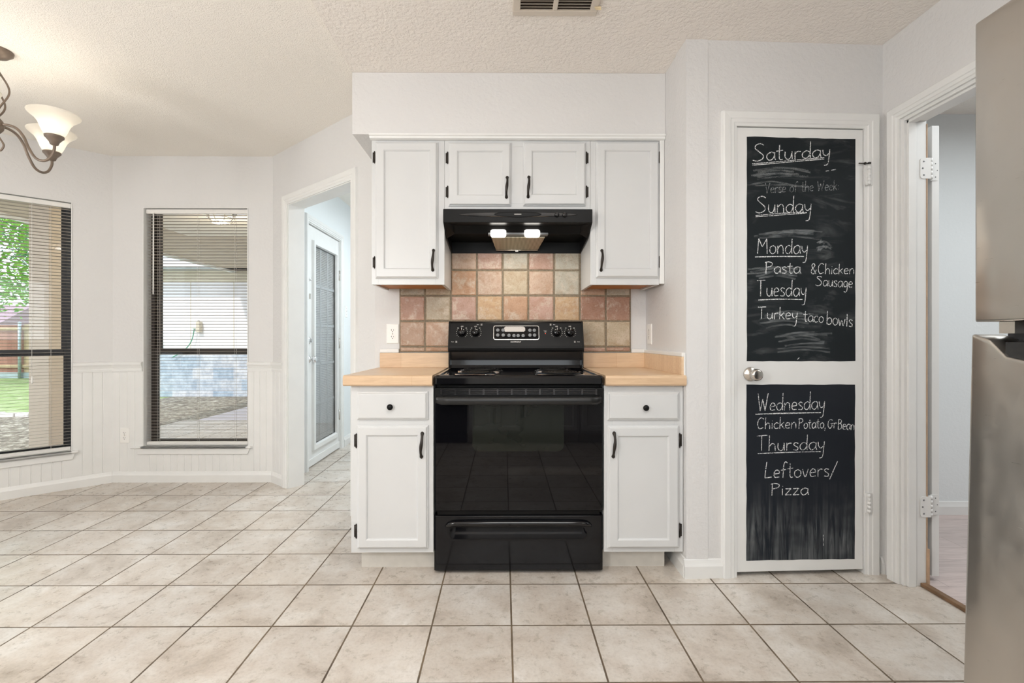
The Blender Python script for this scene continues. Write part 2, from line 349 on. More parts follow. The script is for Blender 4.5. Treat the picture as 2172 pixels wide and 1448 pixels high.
class MB:
    def __init__(s, fr=None): s.v = []; s.f = []; s.sm = []; s.fr = fr or I4; s.attr = None
    def add(s, vs, fs, smooth=False):
        o = len(s.v); s.v += [s.fr @ Vector(p) for p in vs]
        for f in fs: s.f.append([i + o for i in f]); s.sm.append(smooth)
        return s
    def box(s, x0, x1, y0, y1, z0, z1):
        v = [(x, y, z) for x in (x0, x1) for y in (y0, y1) for z in (z0, z1)]
        return s.add(v, [(0, 1, 3, 2), (4, 6, 7, 5), (0, 4, 5, 1), (2, 3, 7, 6), (0, 2, 6, 4), (1, 5, 7, 3)])
    def loops(s, L, smooth=False, cap0=True, cap1=True, closed=True):
        n = len(L[0]); vs = [p for l in L for p in l]; fs = []
        for a in range(len(L) - 1):
            for i in range(n if closed else n - 1):
                j = (i + 1) % n; fs.append((a * n + i, a * n + j, (a + 1) * n + j, (a + 1) * n + i))
        if cap0: fs.append(tuple(range(n))[::-1])
        if cap1: fs.append(tuple((len(L) - 1) * n + i for i in range(n)))
        return s.add(vs, fs, smooth)
    def tube(s, pts, r, seg=10, smooth=True):
        pts = [Vector(p) for p in pts]; n = len(pts); rr = r if isinstance(r, (list, tuple)) else [r] * n
        L = []; up = None
        for i, p in enumerate(pts):
            t = (pts[min(i + 1, n - 1)] - pts[max(i - 1, 0)]).normalized()
            if up is None:
                up = Vector((0, 0, 1)) if abs(t.z) < 0.9 else Vector((1, 0, 0))
            up = (up - t * up.dot(t)).normalized(); b = t.cross(up)
            L.append([p + (up * math.cos(a) + b * math.sin(a)) * rr[i] for a in [2 * PI * k / seg for k in range(seg)]])
        return s.loops(L, smooth)
    def lathe(s, prof, o, axis=(0, 0, 1), seg=24, smooth=True, cap=True):
        ax = Vector(axis).normalized(); u = Vector((1, 0, 0)) if abs(ax.x) < 0.9 else Vector((0, 1, 0))
        u = (u - ax * u.dot(ax)).normalized(); w = ax.cross(u); o = Vector(o)
        L = [[o + ax * h + (u * math.cos(a) + w * math.sin(a)) * max(r, 1e-5) for a in [2 * PI * k / seg for k in range(seg)]] for r, h in prof]
        return s.loops(L, smooth, cap, cap)
    def prism_x(s, poly, x0, x1, smooth=False):
        return s.loops([[(x, y, z) for y, z in poly] for x in (x0, x1)], smooth)
    def prism_y(s, poly, y0, y1, smooth=False):
        return s.loops([[(x, y, z) for x, z in poly] for y in (y0, y1)], smooth)
    def prism_z(s, poly, z0, z1, smooth=False):
        return s.loops([[(x, y, z) for x, y in poly] for z in (z0, z1)], smooth)
    def grid(s, nx, ny, fn, smooth=True):
        vs = [fn(i / nx, j / ny) for j in range(ny + 1) for i in range(nx + 1)]
        fs = [(j * (nx + 1) + i, j * (nx + 1) + i + 1, (j + 1) * (nx + 1) + i + 1, (j + 1) * (nx + 1) + i) for j in range(ny) for i in range(nx)]
        return s.add(vs, fs, smooth)
    def build(s, name, mat, parent=None, bevel=0.0, seg=2, origin=None):
        me = bpy.data.meshes.new(name)
        if parent is not None: w = WM[parent]
        else:
            if origin is None:
                xs = [p.x for p in s.v]; ys = [p.y for p in s.v]; zs = [p.z for p in s.v]
                origin = ((min(xs) + max(xs)) / 2, (min(ys) + max(ys)) / 2, min(zs))
            R = s.fr.to_3x3().to_4x4() if s.fr is not None else I4
            w = Matrix.Translation(origin) @ R
        inv = w.inverted()
        me.from_pydata([inv @ p for p in s.v], [], s.f); me.update()
        me.polygons.foreach_set('use_smooth', s.sm)
        bm = bmesh.new(); bm.from_mesh(me); bmesh.ops.recalc_face_normals(bm, faces=bm.faces[:]); bm.to_mesh(me); bm.free()
        me.materials.append(M[mat] if isinstance(mat, str) else mat)
        o = bpy.data.objects.new(name, me); C.objects.link(o)
        if parent is not None: o.parent = parent; WM[o] = w
        else: o.matrix_world = w; WM[o] = w
        if bevel:
            b = o.modifiers.new('bevel', 'BEVEL'); b.width = bevel; b.segments = seg; b.limit_method = 'ANGLE'; b.angle_limit = math.radians(40); b.harden_normals = False
        return o

def tag(o, label, cat, group=None, kind=None):
    o['label'] = label; o['category'] = cat
    if group: o['group'] = group
    if kind: o['kind'] = kind
    return o
def thing(name, label, cat, loc=(0, 0, 0), rot=None, group=None, kind=None):
    o = bpy.data.objects.new(name, None); C.objects.link(o); o.empty_display_size = 0.05
    w = Matrix.Translation(loc) @ (rot.to_3x3().to_4x4() if rot is not None else I4)
    o.matrix_world = w; WM[o] = w
    return tag(o, label, cat, group, kind)
def st(o, label, cat): return tag(o, label, cat, None, 'structure')
def rect(x0, x1, z0, z1, y): return [(x0, y, z0), (x1, y, z0), (x1, y, z1), (x0, y, z1)]
def rr2(x0, x1, y0, y1, r, n=5):
    out = []
    for cx, cy, a0 in ((x1 - r, y1 - r, 0), (x0 + r, y1 - r, 90), (x0 + r, y0 + r, 180), (x1 - r, y0 + r, 270)):
        for k in range(n + 1):
            a = math.radians(a0 + 90 * k / n); out.append((cx + r * math.cos(a), cy + r * math.sin(a)))
    return out
def smooth_pts(p, n=6):
    p = [Vector(q) for q in p]; out = []
    for i in range(len(p) - 1):
        a, b, c, d = p[max(i - 1, 0)], p[i], p[i + 1], p[min(i + 2, len(p) - 1)]
        for k in range(n):
            t = k / n; out.append(0.5 * ((2 * b) + (c - a) * t + (2 * a - 5 * b + 4 * c - d) * t * t + (3 * b - a - 3 * c + d) * t ** 3))
    out.append(p[-1]); return out

# ------------------------------------------------------------------ plan of the room
A, B, Cc, D = (-1.77, 3.66), (-.76, 2.81), (-2.99, 3.66), (-3.94, 2.78)
P0, P1 = (.838, 2.185), (1.775, 2.222)
F_back = frame(B, (.838, 2.81)); F_side = frame((.838, 2.81), P0); F_pan = frame(P0, P1)
F_right = frame(P1, (1.775, -1.15)); F_ang = frame(A, B); F_bay = frame(Cc, A); F_bayL = frame(D, Cc)
F_left = frame((-3.94, -1.15), D); F_hall = frame((-1.63, 3.65), (-1.63, 6.2)); F_rear = frame((1.775, -1.15), (-3.94, -1.15))
CEIL = 2.473; CEIL2 = 2.49

def wall_mesh(fr, length, z1, th, holes=(), e0=0.0, e1=0.0, z0=0.0):
    m = MB(fr)
    ss = sorted({-e0, length + e1, *[h[0] for h in holes], *[h[1] for h in holes]}); zz = sorted({z0, z1, *[h[2] for h in holes], *[h[3] for h in holes]})
    def solid(i, j):
        if i < 0 or j < 0 or i >= len(ss) - 1 or j >= len(zz) - 1: return False
        cs, cz = (ss[i] + ss[i + 1]) / 2, (zz[j] + zz[j + 1]) / 2
        return not any(h[0] < cs < h[1] and h[2] < cz < h[3] for h in holes)
    for i in range(len(ss) - 1):
        for j in range(len(zz) - 1):
            if not solid(i, j): continue
            a, b, c, d = ss[i], ss[i + 1], zz[j], zz[j + 1]
            for y in (0, th): m.add(rect(a, b, c, d, y), [(0, 1, 2, 3)])
            for (di, dj, q) in ((-1, 0, [(a, 0, c), (a, th, c), (a, th, d), (a, 0, d)]), (1, 0, [(b, 0, c), (b, th, c), (b, th, d), (b, 0, d)]),
                                (0, -1, [(a, 0, c), (b, 0, c), (b, th, c), (a, th, c)]), (0, 1, [(a, 0, d), (b, 0, d), (b, th, d), (a, th, d)])):
                if not solid(i + di, j + dj): m.add(q, [(0, 1, 2, 3)])
    return m
WALLM = 'wall'
# floor and ceilings
st(MB().box(-4.3, 1.855, -1.5, 6.4, -0.10, 0.0).build('floor', 'floor'), 'floor of square beige stone-look tiles with dark joints', 'floor')
st(MB().box(1.872, 5.2, -1.2, 3.1, -0.10, 0.008).build('floor', 'wood_floor'), 'pale pinkish wood plank floor beyond the open doorway', 'floor')
st(MB().box(-4.3, 5.3, -1.5, 6.5, CEIL2, 2.75).build('ceiling', 'ceil_dining'), 'warm popcorn textured ceiling over the window nook', 'ceiling')
st(MB().box(-.785, 1.9, -1.3, 2.84, CEIL, CEIL2).build('ceiling', 'ceil_kitchen'), 'coarse textured kitchen ceiling above the stove', 'ceiling')

# walls
st(wall_mesh(F_back, flen(B, (.838, 2.81)), CEIL, .12, e0=0, e1=.1).build('wall_back', WALLM), 'grey white wall behind the stove', 'wall')
st(wall_mesh(F_side, .625, CEIL, .10, e0=.1).build('wall_side', WALLM), 'short side wall right of the counter', 'wall')
st(wall_mesh(F_pan, flen(P0, P1), CEIL, .12, [(.227, .848, -.01, 2.082)], e1=.1).build('wall_pantry', WALLM), 'pale wall around the chalkboard door', 'wall')
st(wall_mesh(F_right, flen(P1, (1.775, -1.15)), CEIL, .100, [(.105, .87, -.01, 2.078)], e0=.1, e1=.1).build('wall_right', WALLM), 'right wall with the open doorway', 'wall')
LA = flen(A, B)
st(wall_mesh(F_ang, LA, CEIL2, .115, [(.25, 1.078, -.01, 2.078)], e0=.1).build('wall_angled', WALLM), 'angled wall with the cased opening to the hall', 'wall')
W2 = (.235, 1.03, .277, 2.095)
st(wall_mesh(F_bay, 1.22, CEIL2, .16, [W2], e0=.12, e1=.12).build('wall_bay', WALLM), 'nook wall with the narrow window and white wainscot', 'wall')
LBL = flen(D, Cc); W1 = (.27, 1.063, .277, 2.09)
st(wall_mesh(F_bayL, LBL, CEIL2, .16, [W1], e0=.12, e1=.12).build('wall_bay_left', WALLM), 'angled nook wall at the left frame edge', 'wall')
st(wall_mesh(F_left, flen((-3.94, -1.15), D), CEIL2, .14, [(2.55, 3.40, .28, 2.09)], e0=.12, e1=.12).build('wall_left', WALLM), 'left wall of the room behind the viewpoint', 'wall')
st(wall_mesh(F_rear, 5.715, CEIL2, .14, [(.83, 2.32, 1.08, 2.02)], e0=.12, e1=.12).build('wall_rear', WALLM), 'rear kitchen wall behind the viewpoint', 'wall')  # opening of an assumed window, added to let daylight in
DH = (.311, 1.107, -.01, 2.075)
st(wall_mesh(F_hall, 2.55, CEIL2, .15, [DH], e0=-.11, e1=.1).build('wall_hall', 'wall_cool'), 'cool white hall wall with the glazed outside door', 'wall')
st(MB().box(-1.78, .2, 6.2, 6.32, 0, CEIL2).build('wall_hall_end', 'wall_cool'), 'end wall of the back hall', 'wall')
st(MB().box(.0, .12, 2.93, 6.3, 0, CEIL2).build('wall_hall_right', 'wall_cool'), 'far side wall of the back hall', 'wall')
st(MB().box(1.0, 5.2, 2.94, 3.06, 0, CEIL2).build('wall_side_room', 'wall_cool'), 'bluish textured wall seen through the open doorway', 'wall')
st(MB().box(5.1, 5.2, -1.2, 3.0, 0, CEIL2).build('wall_side_room_far', 'wall_cool'), 'far wall of the side room', 'wall')
st(MB().box(1.78, 5.2, -1.32, -1.2, 0, CEIL2).build('wall_side_room_rear', 'wall_cool'), 'rear wall of the side room', 'wall')
# soffit over the wall cabinets
st(MB().box(-.785, .838, 2.465, 2.812, 2.153, CEIL).build('wall_soffit', WALLM, bevel=.003), 'boxed soffit above the white wall cabinets', 'soffit')

# ---------------- trims
BASEP = [(0, 0), (-.015, 0), (-.015, .055), (-.010, .068), (-.006, .082), (0, .085)]
def baseboard(name, fr, s0, s1, label, h=1.0):
    m = MB(fr); m.prism_x([(t, z * h) for t, z in BASEP], s0, s1)
    return st(m.build(name, 'white_trim'), label, 'baseboard')
CASP = [(0, 0), (0, -.010), (.012, -.012), (.016, -.016), (.030, -.016), (.034, -.019), (.062, -.021), (.066, -.018), (.070, 0)]
def casing_mb(fr, s0, s1, zt, prof=CASP, w=.07, off=0.0):
    k = w / .070; m = MB(fr); L = []
    for d, t in prof:
        d *= k; t += off
        L.append([(s0 - d, t, 0), (s0 - d, t, zt + d), (s1 + d, t, zt + d), (s1 + d, t, 0)])
    return m.loops(L, False, False, False, closed=False)
def jamb_mb(fr, s0, s1, zt, y0, y1, t=.018):
    m = MB(fr); m.box(s0 - .002, s0 + t, y0, y1, 0, zt); m.box(s1 - t, s1 + .002, y0, y1, 0, zt); m.box(s0 + t, s1 - t, y0, y1, zt - t, zt + .002); return m

baseboard('baseboard_bay', F_bay, 0.006, 1.214, 'white baseboard under the narrow window')
baseboard('baseboard_bay_left', F_bayL, 0.0, LBL - .006, 'white baseboard under the left window')
baseboard('baseboard_angled', F_ang, 0.006, .171, 'short white baseboard beside the hall opening')
baseboard('baseboard_pantry', F_pan, -.013, .166, 'white baseboard left of the chalkboard door', 1.0)
baseboard('baseboard_side', F_side, .34, .625, 'white baseboard beside the right base cabinet', 1.0)
baseboard('baseboard_corner', F_pan, .924, flen(P0, P1) - .002, 'stub of baseboard in the right corner', .9)
baseboard('baseboard_hall', F_hall, 1.19, 2.54, 'white baseboard in the back hall', 1.1)
baseboard('baseboard_side_room', frame((1.0, 2.94), (5.1, 2.94)), 0.0, 4.0, 'white baseboard beyond the open doorway', 1.05)

st(casing_mb(F_ang, .25, 1.078, 2.078).build('trim_1', 'white_trim'), 'white casing around the hall opening', 'casing')
st(jamb_mb(F_ang, .25, 1.078, 2.078, -.002, .118, .006).build('trim_2', 'white_trim'), 'white jamb lining the hall opening', 'jamb')
st(casing_mb(F_pan, .233, .842, 2.076).build('trim_3', 'white_trim'), 'white casing around the chalkboard door', 'casing')
st(jamb_mb(F_pan, .227, .848, 2.082, 0, .11, .006).build('trim_4', 'white_trim'), 'white jamb behind the chalkboard door', 'jamb')
st(casing_mb(F_right, .105, .87, 2.078, w=.062).build('trim_5', 'white_trim'), 'white casing around the open doorway', 'casing')
mj = jamb_mb(F_right, .105, .87, 2.078, 0, .100, .014)
mj.box(.119, .130, .012, .046, 0, 2.064); mj.box(.119, .856, .012, .046, 2.052, 2.064)
st(mj.build('trim_6', 'white_trim', bevel=.0015), 'white jamb with door stop in the open doorway', 'jamb')
mraw = MB(F_right); mraw.box(.1175, .1215, .100, .1035, .03, 2.05); mraw.box(.117, .124, .1005, .111, .0, .165)
st(mraw.build('trim_7', 'rawwood'), 'bare wood strip on the doorway jamb edge', 'trim')
st(MB(F_right).box(.119, .856, .072, .100, 0.0, .016).build('trim_8', 'wood_dark', bevel=.003), 'dark wood threshold between tile and plank floor', 'threshold')
st(MB().prism_x([(2.49, 2.153), (2.452, 2.153), (2.455, 2.146), (2.462, 2.142), (2.464, 2.134), (2.475, 2.130), (2.49, 2.130)], -.695, .836).build('trim_9', 'white_trim'), 'white moulding between soffit and wall cabinets', 'moulding')
st(MB().box(.812, .837, 2.478, 2.492, 1.383, 2.132).build('trim_10', 'white_trim', bevel=.003), 'white filler strip right of the wall cabinets', 'filler strip')

# wainscot boards and chair rails
def wainscot(name, fr, segs, label):
    m = MB(fr)
    for s0, s1, z0, z1 in segs:
        n = max(1, round((s1 - s0) / .052)); w = (s1 - s0) / n; poly = [(s0, 0.0), (s0, -.006)]
        for i in range(n):
            c = s0 + (i + 1) * w
            if i < n - 1: poly += [(c - .0045, -.006), (c - .0015, -.0025), (c + .0015, -.0025), (c + .0045, -.006)]
        poly += [(s1, -.006), (s1, 0.0)]
        m.loops([[(x, y, z) for x, y in poly] for z in (z0, z1)], False)
    return st(m.build(name, 'white_trim'), label, 'wainscot')
wainscot('wall_wainscot_bay', F_bay, [(0, W2[0] - .003, .06, .85), (W2[1], 1.22, .06, .85), (W2[0] - .003, W2[1], .06, .262)], 'white beadboard under the narrow window')
wainscot('wall_wainscot_left', F_bayL, [(0, W1[0], .06, .85), (W1[1] + .003, LBL, .06, .85), (W1[0], W1[1] + .003, .06, .262)], 'white beadboard under the left window')
wainscot('wall_wainscot_angled', F_ang, [(0, .18, .06, .85)], 'strip of white beadboard beside the hall opening')
RAIL = [(0, .845), (-.012, .845), (-.014, .862), (-.010, .868), (-.016, .885), (-.024, .898), (-.024, .910), (-.016, .918), (0, .920)]
def rail(name, fr, segs, label):
    m = MB(fr)
    for a, b in segs: m.prism_x(RAIL, a, b)
    return st(m.build(name, 'white_trim'), label, 'chair rail')
rail('trim_11', F_bay, [(0.004, W2[0] - .004), (W2[1] + .002, 1.216)], 'white chair rail on the narrow window wall')
rail('trim_12', F_bayL, [(0, W1[0] - .002), (W1[1] + .004, LBL - .004)], 'white chair rail right of the left window')
rail('trim_13', F_ang, [(.004, .18)], 'white chair rail beside the hall opening')

# ---------------- windows with blinds
def window(idx, fr, o, fm, label):
    s0, s1, z0, z1 = o; w = thing('window_%d' % idx, label, 'window', fr @ Vector(((s0 + s1) / 2, .1, z0)), fr, None, 'structure')
    f = MB(fr); t = .05; ya, yb = .075, .135
    f.box(s0, s0 + t * .55, ya, yb, z0 - .02, z1 + .05); f.box(s1 - t * .55, s1, ya, yb, z0 - .02, z1 + .05); f.box(s0, s1, ya, yb, z1 + .03, z1 + .06); f.box(s0, s1, ya, yb, z0 - .03, z0 + .008)
    f.build('window_frame', fm, w, bevel=.002)
    zm = .995
    def sash(a, b, c, d, y, nm, tt):
        q = MB(fr); q.box(a, a + tt, y, y + .025, c, d); q.box(b - tt, b, y, y + .025, c, d); q.box(a + tt, b - tt, y, y + .025, d - .03, d); q.box(a + tt, b - tt, y, y + .025, c, c + .034)
        so = q.build(nm, fm, w, bevel=.002)
        g = MB(fr); g.box(a + tt - .004, b - tt + .004, y + .010, y + .014, c + .03, d - .026); g.build('pane', 'glass', so)
    sash(s0 + .02, s1 - .02, zm - .023, z1 + .036, .105, 'upper_sash', .036)
    sash(s0 + .02, s1 - .02, z0 + .004, zm + .022, .078, 'lower_sash', .024)
    m = MB(fr); m.prism_x([(.074, z0 + .001), (.074, z0 - .016), (-.030, z0 - .016), (-.036, z0 - .010), (-.036, z0 - .004), (-.030, z0 + .001)], s0 + .001, s1 - .001)
    m.prism_x([(-.001, z0 + .001), (-.001, z0 - .016), (-.030, z0 - .016), (-.036, z0 - .010), (-.036, z0 - .004), (-.030, z0 + .001)], s0 - .075, s1 + .035)
    m.build('window_sill', 'white_trim', w)
    a = MB(fr); a.loops([[(s0 - .055, y, z0 - .016), (s1 + .022, y, z0 - .016), (s1 + .004, y, z0 - .062), (s0 - .037, y, z0 - .062)] for y in (-.0065, -.018)]); a.build('window_apron', 'white_trim', w, bevel=.003)
    lin = MB(fr); lin.box(s0 - .002, s0 + .003, -.006, .075, z0, z1); lin.box(s1 - .003, s1 + .002, -.006, .075, z0, z1); lin.build('window_reveal', 'white_trim', w)
    return w
window(1, F_bayL, W1, 'black_frame', 'tall left window with black frame over the garden')
window(2, F_bay, W2, 'bronze_frame', 'narrow window with bronze frame onto the covered patio')

window(3, F_left, (2.55, 3.40, .28, 2.09), 'black_frame', 'added unseen tall window letting daylight in through the left wall')  # unseen window added so daylight reaches the left side of the floor
def blind(fr, o, label, wand, tilt=0.10):
    s0, s1, z0, z1 = o; yc = .030
    w = thing('window_blind', label, 'blind', fr @ Vector(((s0 + s1) / 2, yc, z1)), fr, 'white slatted blinds in the nook windows')
    a, b = s0 + .012, s1 - .006
    h = MB(fr); h.box(a - .004, b + .003, yc - .018, yc + .016, z1 - .040, z1 - .006); h.build('headrail', 'slat', w, bevel=.004)
    sl = MB(fr); zb = z0 + .045; zt = z1 - .050; n = round((zt - zb) / .0229)
    for i in range(n):
        z = zb + (zt - zb) * i / (n - 1)
        prof = []
        for k in range(4):
            q = -1 + 2 * k / 3.0; prof.append((yc + q * .0122, z - tilt * q * .0122 + (1 - q * q) * .0016))
        sl.loops([[(x, y, zz) for y, zz in prof] for x in (a, b)], True, False, False, closed=False)
        sl.loops([[(x, y, zz - .0005) for y, zz in prof] for x in (a, b)], True, False, False, closed=False)
    sl.build('slats', 'slat_shaded', w)
    br = MB(fr); br.box(a - .002, b + .001, yc - .014, yc + .014, z0 + .003, z0 + .028); br.build('bottom_rail', 'slat', w, bevel=.004)
    for fx in (.12, .50, .86):
        c = MB(fr); x = s0 + (s1 - s0) * fx
        for dy in (-.0135, .0135): c.tube([(x, yc + dy, z0 + .02), (x, yc + dy, z1 - .03)], .0006, 5)
        c.tube([(x + .004, yc, z0 + .02), (x + .004, yc, z1 - .03)], .0007, 5)
        c.build('ladder_cord', 'slat', w)
    if wand == 'wand':
        c = MB(fr); c.tube([(s0 + .070, yc - .024, z1 - .036), (s0 + .070, yc - .026, z1 - .66)], .0048, 8); c.build('tilt_wand', 'plastic_white', w)
    else:
        x = s0 + (s1 - s0) * wand
        c = MB(fr); c.tube([(x, yc - .020, z1 - .036), (x, yc - .022, z0 + .55)], .0012, 6); c.lathe([(.001, .03), (.006, .0), (.006, -.02), (.002, -.03)], (x, yc - .022, z0 + .53)); c.build('pull_cord', 'plastic_white', w)
    return w
blind(F_bayL, W1, 'white slatted blind in the black framed window at the left', .74)
blind(F_bay, W2, 'white slatted blind with tilt wand in the bronze framed window', 'wand')

# ---------------- outlets and switches
def outlet(fr, s, z, label, dy=0.0, kind='outlet', shown=True):
    w = thing('power_outlet' if kind == 'outlet' else 'light_switch', label, 'outlet' if kind == 'outlet' else 'switch', fr @ Vector((s, dy, z)), fr, 'wall outlets' if kind == 'outlet' else None)
    hw, hh = .0365, .058
    p = MB(fr); p.loops([rect(s - hw, s + hw, z - hh, z + hh, dy), rect(s - hw, s + hw, z - hh, z + hh, dy - .003), rect(s - hw + .004, s + hw - .004, z - hh + .004, z + hh - .004, dy - .006)])
    pl = p.build('cover_plate', 'plastic_white', w)
    if kind == 'outlet':
        for q in (.0195, -.0195):
            r = MB(fr); pts = rr2(s - .0165, s + .0165, z + q - .0145, z + q + .0145, .012, 6)
            r.loops([[(x, dy - .0055, y) for x, y in pts], [(x, dy - .0075, y) for x, y in pts]]); ro = r.build('receptacle', 'plastic_white', w)
            k = MB(fr)
            k.box(s - .0075, s - .0052, dy - .0079, dy - .0075, z + q - .001, z + q + .008); k.box(s + .0052, s + .0072, dy - .0079, dy - .0075, z + q - .0005, z + q + .007)
            k.lathe([(.0026, 0), (.0026, .0004)], (s, dy - .0075, z + q - .0075), (0, -1, 0), 10); k.build('slots', 'black_matte', ro)
        k = MB(fr); k.lathe([(.0035, 0), (.003, .0012)], (s, dy - .006, z), (0, -1, 0), 10); k.build('screw', 'nickel', w)
    else:
        r = MB(fr); r.box(s - .006, s + .006, dy - .007, dy - .005, z - .013, z + .013); r.loops([rect(s - .004, s + .004, z - .004, z + .006, dy - .006), rect(s - .003, s + .003, z + .004, z + .010, dy - .016)]); r.build('toggle', 'plastic_white', w)
        for q in (.030, -.030): k = MB(fr); k.lathe([(.0035, 0), (.003, .0012)], (s, dy - .006, z + q), (0, -1, 0), 10); k.build('screw', 'nickel', w)
    return w
outlet(F_back, -.655 + .76, 1.125, 'white outlet beside the stone tile above the left counter')
outlet(F_side, .082, 1.123, 'white outlet on the side wall above the right counter')
outlet(F_bay, .098, .358, 'white outlet on the beadboard below the window', -.006)
outlet(F_hall, 1.27, 1.373, 'white light switch in the hall past the glazed door', 0, 'switch')

# ---------------- backsplash tile
def backsplash():
    gx, gz, px, pz = -.008, 1.349, .1519, .1496
    pal = [rgb(206, 164, 130), rgb(206, 178, 156), rgb(196, 180, 154), rgb(202, 164, 146), rgb(192, 186, 170), rgb(208, 174, 134), rgb(184, 142, 120), rgb(196, 164, 140)]
    fixed = {(-2, 1): 1, (-1, 1): 3, (0, 1): 4, (1, 1): 3, (2, 1): 4, (-2, 0): 0, (-1, 0): 1, (0, 0): 2, (1, 0): 1, (2, 0): 4, (-2, -1): 3, (-1, -1): 5, (0, -1): 0, (1, -1): 3, (2, -1): 5, (3, -1): 6, (-3, -1): 2, (-4, -1): 6, (4, -1): 6, (-4, -2): 7, (-3, -2): 7, (3, -2): 2, (4, -2): 2}
    m = MB(); tint = []; shift = []
    def tile(x0, x1, z0, z1, k):
        r = random.Random(k[0] * 31 + k[1] * 7 + 5)
        g = .0042; j = lambda: r.uniform(-.0012, .0012)
        x0 += g + j(); x1 -= g + j(); z0 += g + j(); z1 -= g + j()
        n0 = len(m.f); e = .003
        N = 7
        def ring(ins, y, am):
            c = [(x0 + ins, z0 + ins), (x1 - ins, z0 + ins), (x1 - ins, z1 - ins), (x0 + ins, z1 - ins)]; out = []
            for q in range(4):
                a, b = c[q], c[(q + 1) % 4]
                for t in range(N):
                    u = t / N; out.append((a[0] + (b[0] - a[0]) * u + r.uniform(-am, am), y, a[1] + (b[1] - a[1]) * u + r.uniform(-am, am)))
            return out
        m.loops([ring(0, 2.809, 0), ring(0, 2.803, .0008), ring(e, 2.7995, .0009), ring(e * 2.2, 2.7985, .0006)], False)
        c = pal[fixed.get(k, r.randrange(len(pal)))]; v = r.uniform(.70, .84)
        for _ in range(len(m.f) - n0): tint.append(tuple(q * v for q in c[:3]) + (1,)); shift.append((r.random(), r.random(), r.random(), 1))
    for i in range(-5, 6):
        for j in range(-3, 3):
            x0, x1 = gx + i * px, gx + (i + 1) * px; z0, z1 = gz + j * pz, gz + (j + 1) * pz
            x0 += .0; 
            if x1 <= -.612 or x0 >= .745 or z1 <= 1.018: continue
            center = -.34 < (x0 + x1) / 2 < .47
            x0, x1 = max(x0, -.613), min(x1, .746); z0 = max(z0, 1.018); z1 = min(z1, 1.66 if center else 1.41)
            if x1 - x0 < .02 or z1 - z0 < .012: continue
            tile(x0, x1, z0, z1, (i, j))
    o = m.build('wall_backsplash', 'splash')
    for nm, data in (('tile_tint', tint), ('tile_shift', shift)):
        at = o.data.attributes.new(nm, 'FLOAT_COLOR', 'FACE')
        for q, c in enumerate(data): at.data[q].color = c
    st(o, 'tumbled peach and tan stone tile backsplash behind the stove', 'backsplash')
    g = MB(); g.box(-.614, .747, 2.802, 2.8095, 1.017, 1.411); g.box(-.33, .458, 2.8022, 2.8095, 1.40, 1.655)
    st(g.build('wall_backsplash_grout', 'grout_dark'), 'grey brown grout bed of the tile backsplash', 'grout')
backsplash()

# ---------------- cabinet makers
def panel_door(m, x0, x1, z0, z1, pan, yb, yf):
    px0, px1, pz0, pz1 = pan
    m.loops([rect(x0, x1, z0, z1, yb), rect(x0, x1, z0, z1, yf + .011), rect(x0 + .006, x1 - .006, z0 + .006, z1 - .006, yf + .007), rect(x0 + .007, x1 - .007, z0 + .007, z1 - .007, yf + .002), rect(x0 + .011, x1 - .011, z0 + .011, z1 - .011, yf),
             rect(px0 - .007, px1 + .007, pz0 - .007, pz1 + .007, yf), rect(px0 - .003, px1 + .003, pz0 - .003, pz1 + .003, yf + .003), rect(px0, px1, pz0, pz1, yf + .0085), rect(px0 + .006, px1 - .006, pz0 + .006, pz1 - .006, yf + .0085)])
    return m
def slab_front(m, x0, x1, z0, z1, yb, yf):
    return m.loops([rect(x0, x1, z0, z1, yb), rect(x0, x1, z0, z1, yf + .010), rect(x0 + .007, x1 - .007, z0 + .007, z1 - .007, yf + .006), rect(x0 + .009, x1 - .009, z0 + .009, z1 - .009, yf + .001), rect(x0 + .012, x1 - .012, z0 + .012, z1 - .012, yf)])
def bow_handle(x, zc, yf, parent, L=.118):
    m = MB(); n = 20; pts = []; rad = []
    for k in range(n + 1):
        u = -1 + 2 * k / n; au = abs(u)
        y = yf - .004 - .020 * max(0, 1 - (au / .82) ** 2.2) ** .8 if au < .82 else yf - .003
        pts.append((x + .0028 * math.sin(u * PI * .9), y, zc + u * L / 2)); rad.append(.0054 + .0024 * math.exp(-(u / .33) ** 2) + .0030 * math.exp(-((au - .86) / .10) ** 2) - (.0035 if au > .97 else 0))
    m.tube(pts, rad, 10)
    for sg in (1, -1):
        m.lathe([(.0078, 0), (.0085, .002), (.006, .005), (.001, .0065)], (x + sg * .0020, yf, zc + sg * L * .43), (0, -1, 0), 12)
    return m.build('handle', 'bronze', parent)
def hinge(x, z, yf, parent, h=.048, side=1):
    m = MB(); m.tube([(x, yf, z - h / 2), (x, yf, z + h / 2)], .0042, 8); m.box(x - .0015 - (.009 if side > 0 else 0), x + .0015 + (.009 if side < 0 else 0), yf + .003, yf + .010, z - h / 2, z + h / 2)
    for q in (-1, 1): m.lathe([(.0045, 0), (.003, .004), (.0005, .007)], (x, yf, z + q * h / 2), (0, 0, q), 8)
    return m.build('hinge', 'bronze', parent)
YU, YUF = 2.471, 2.490
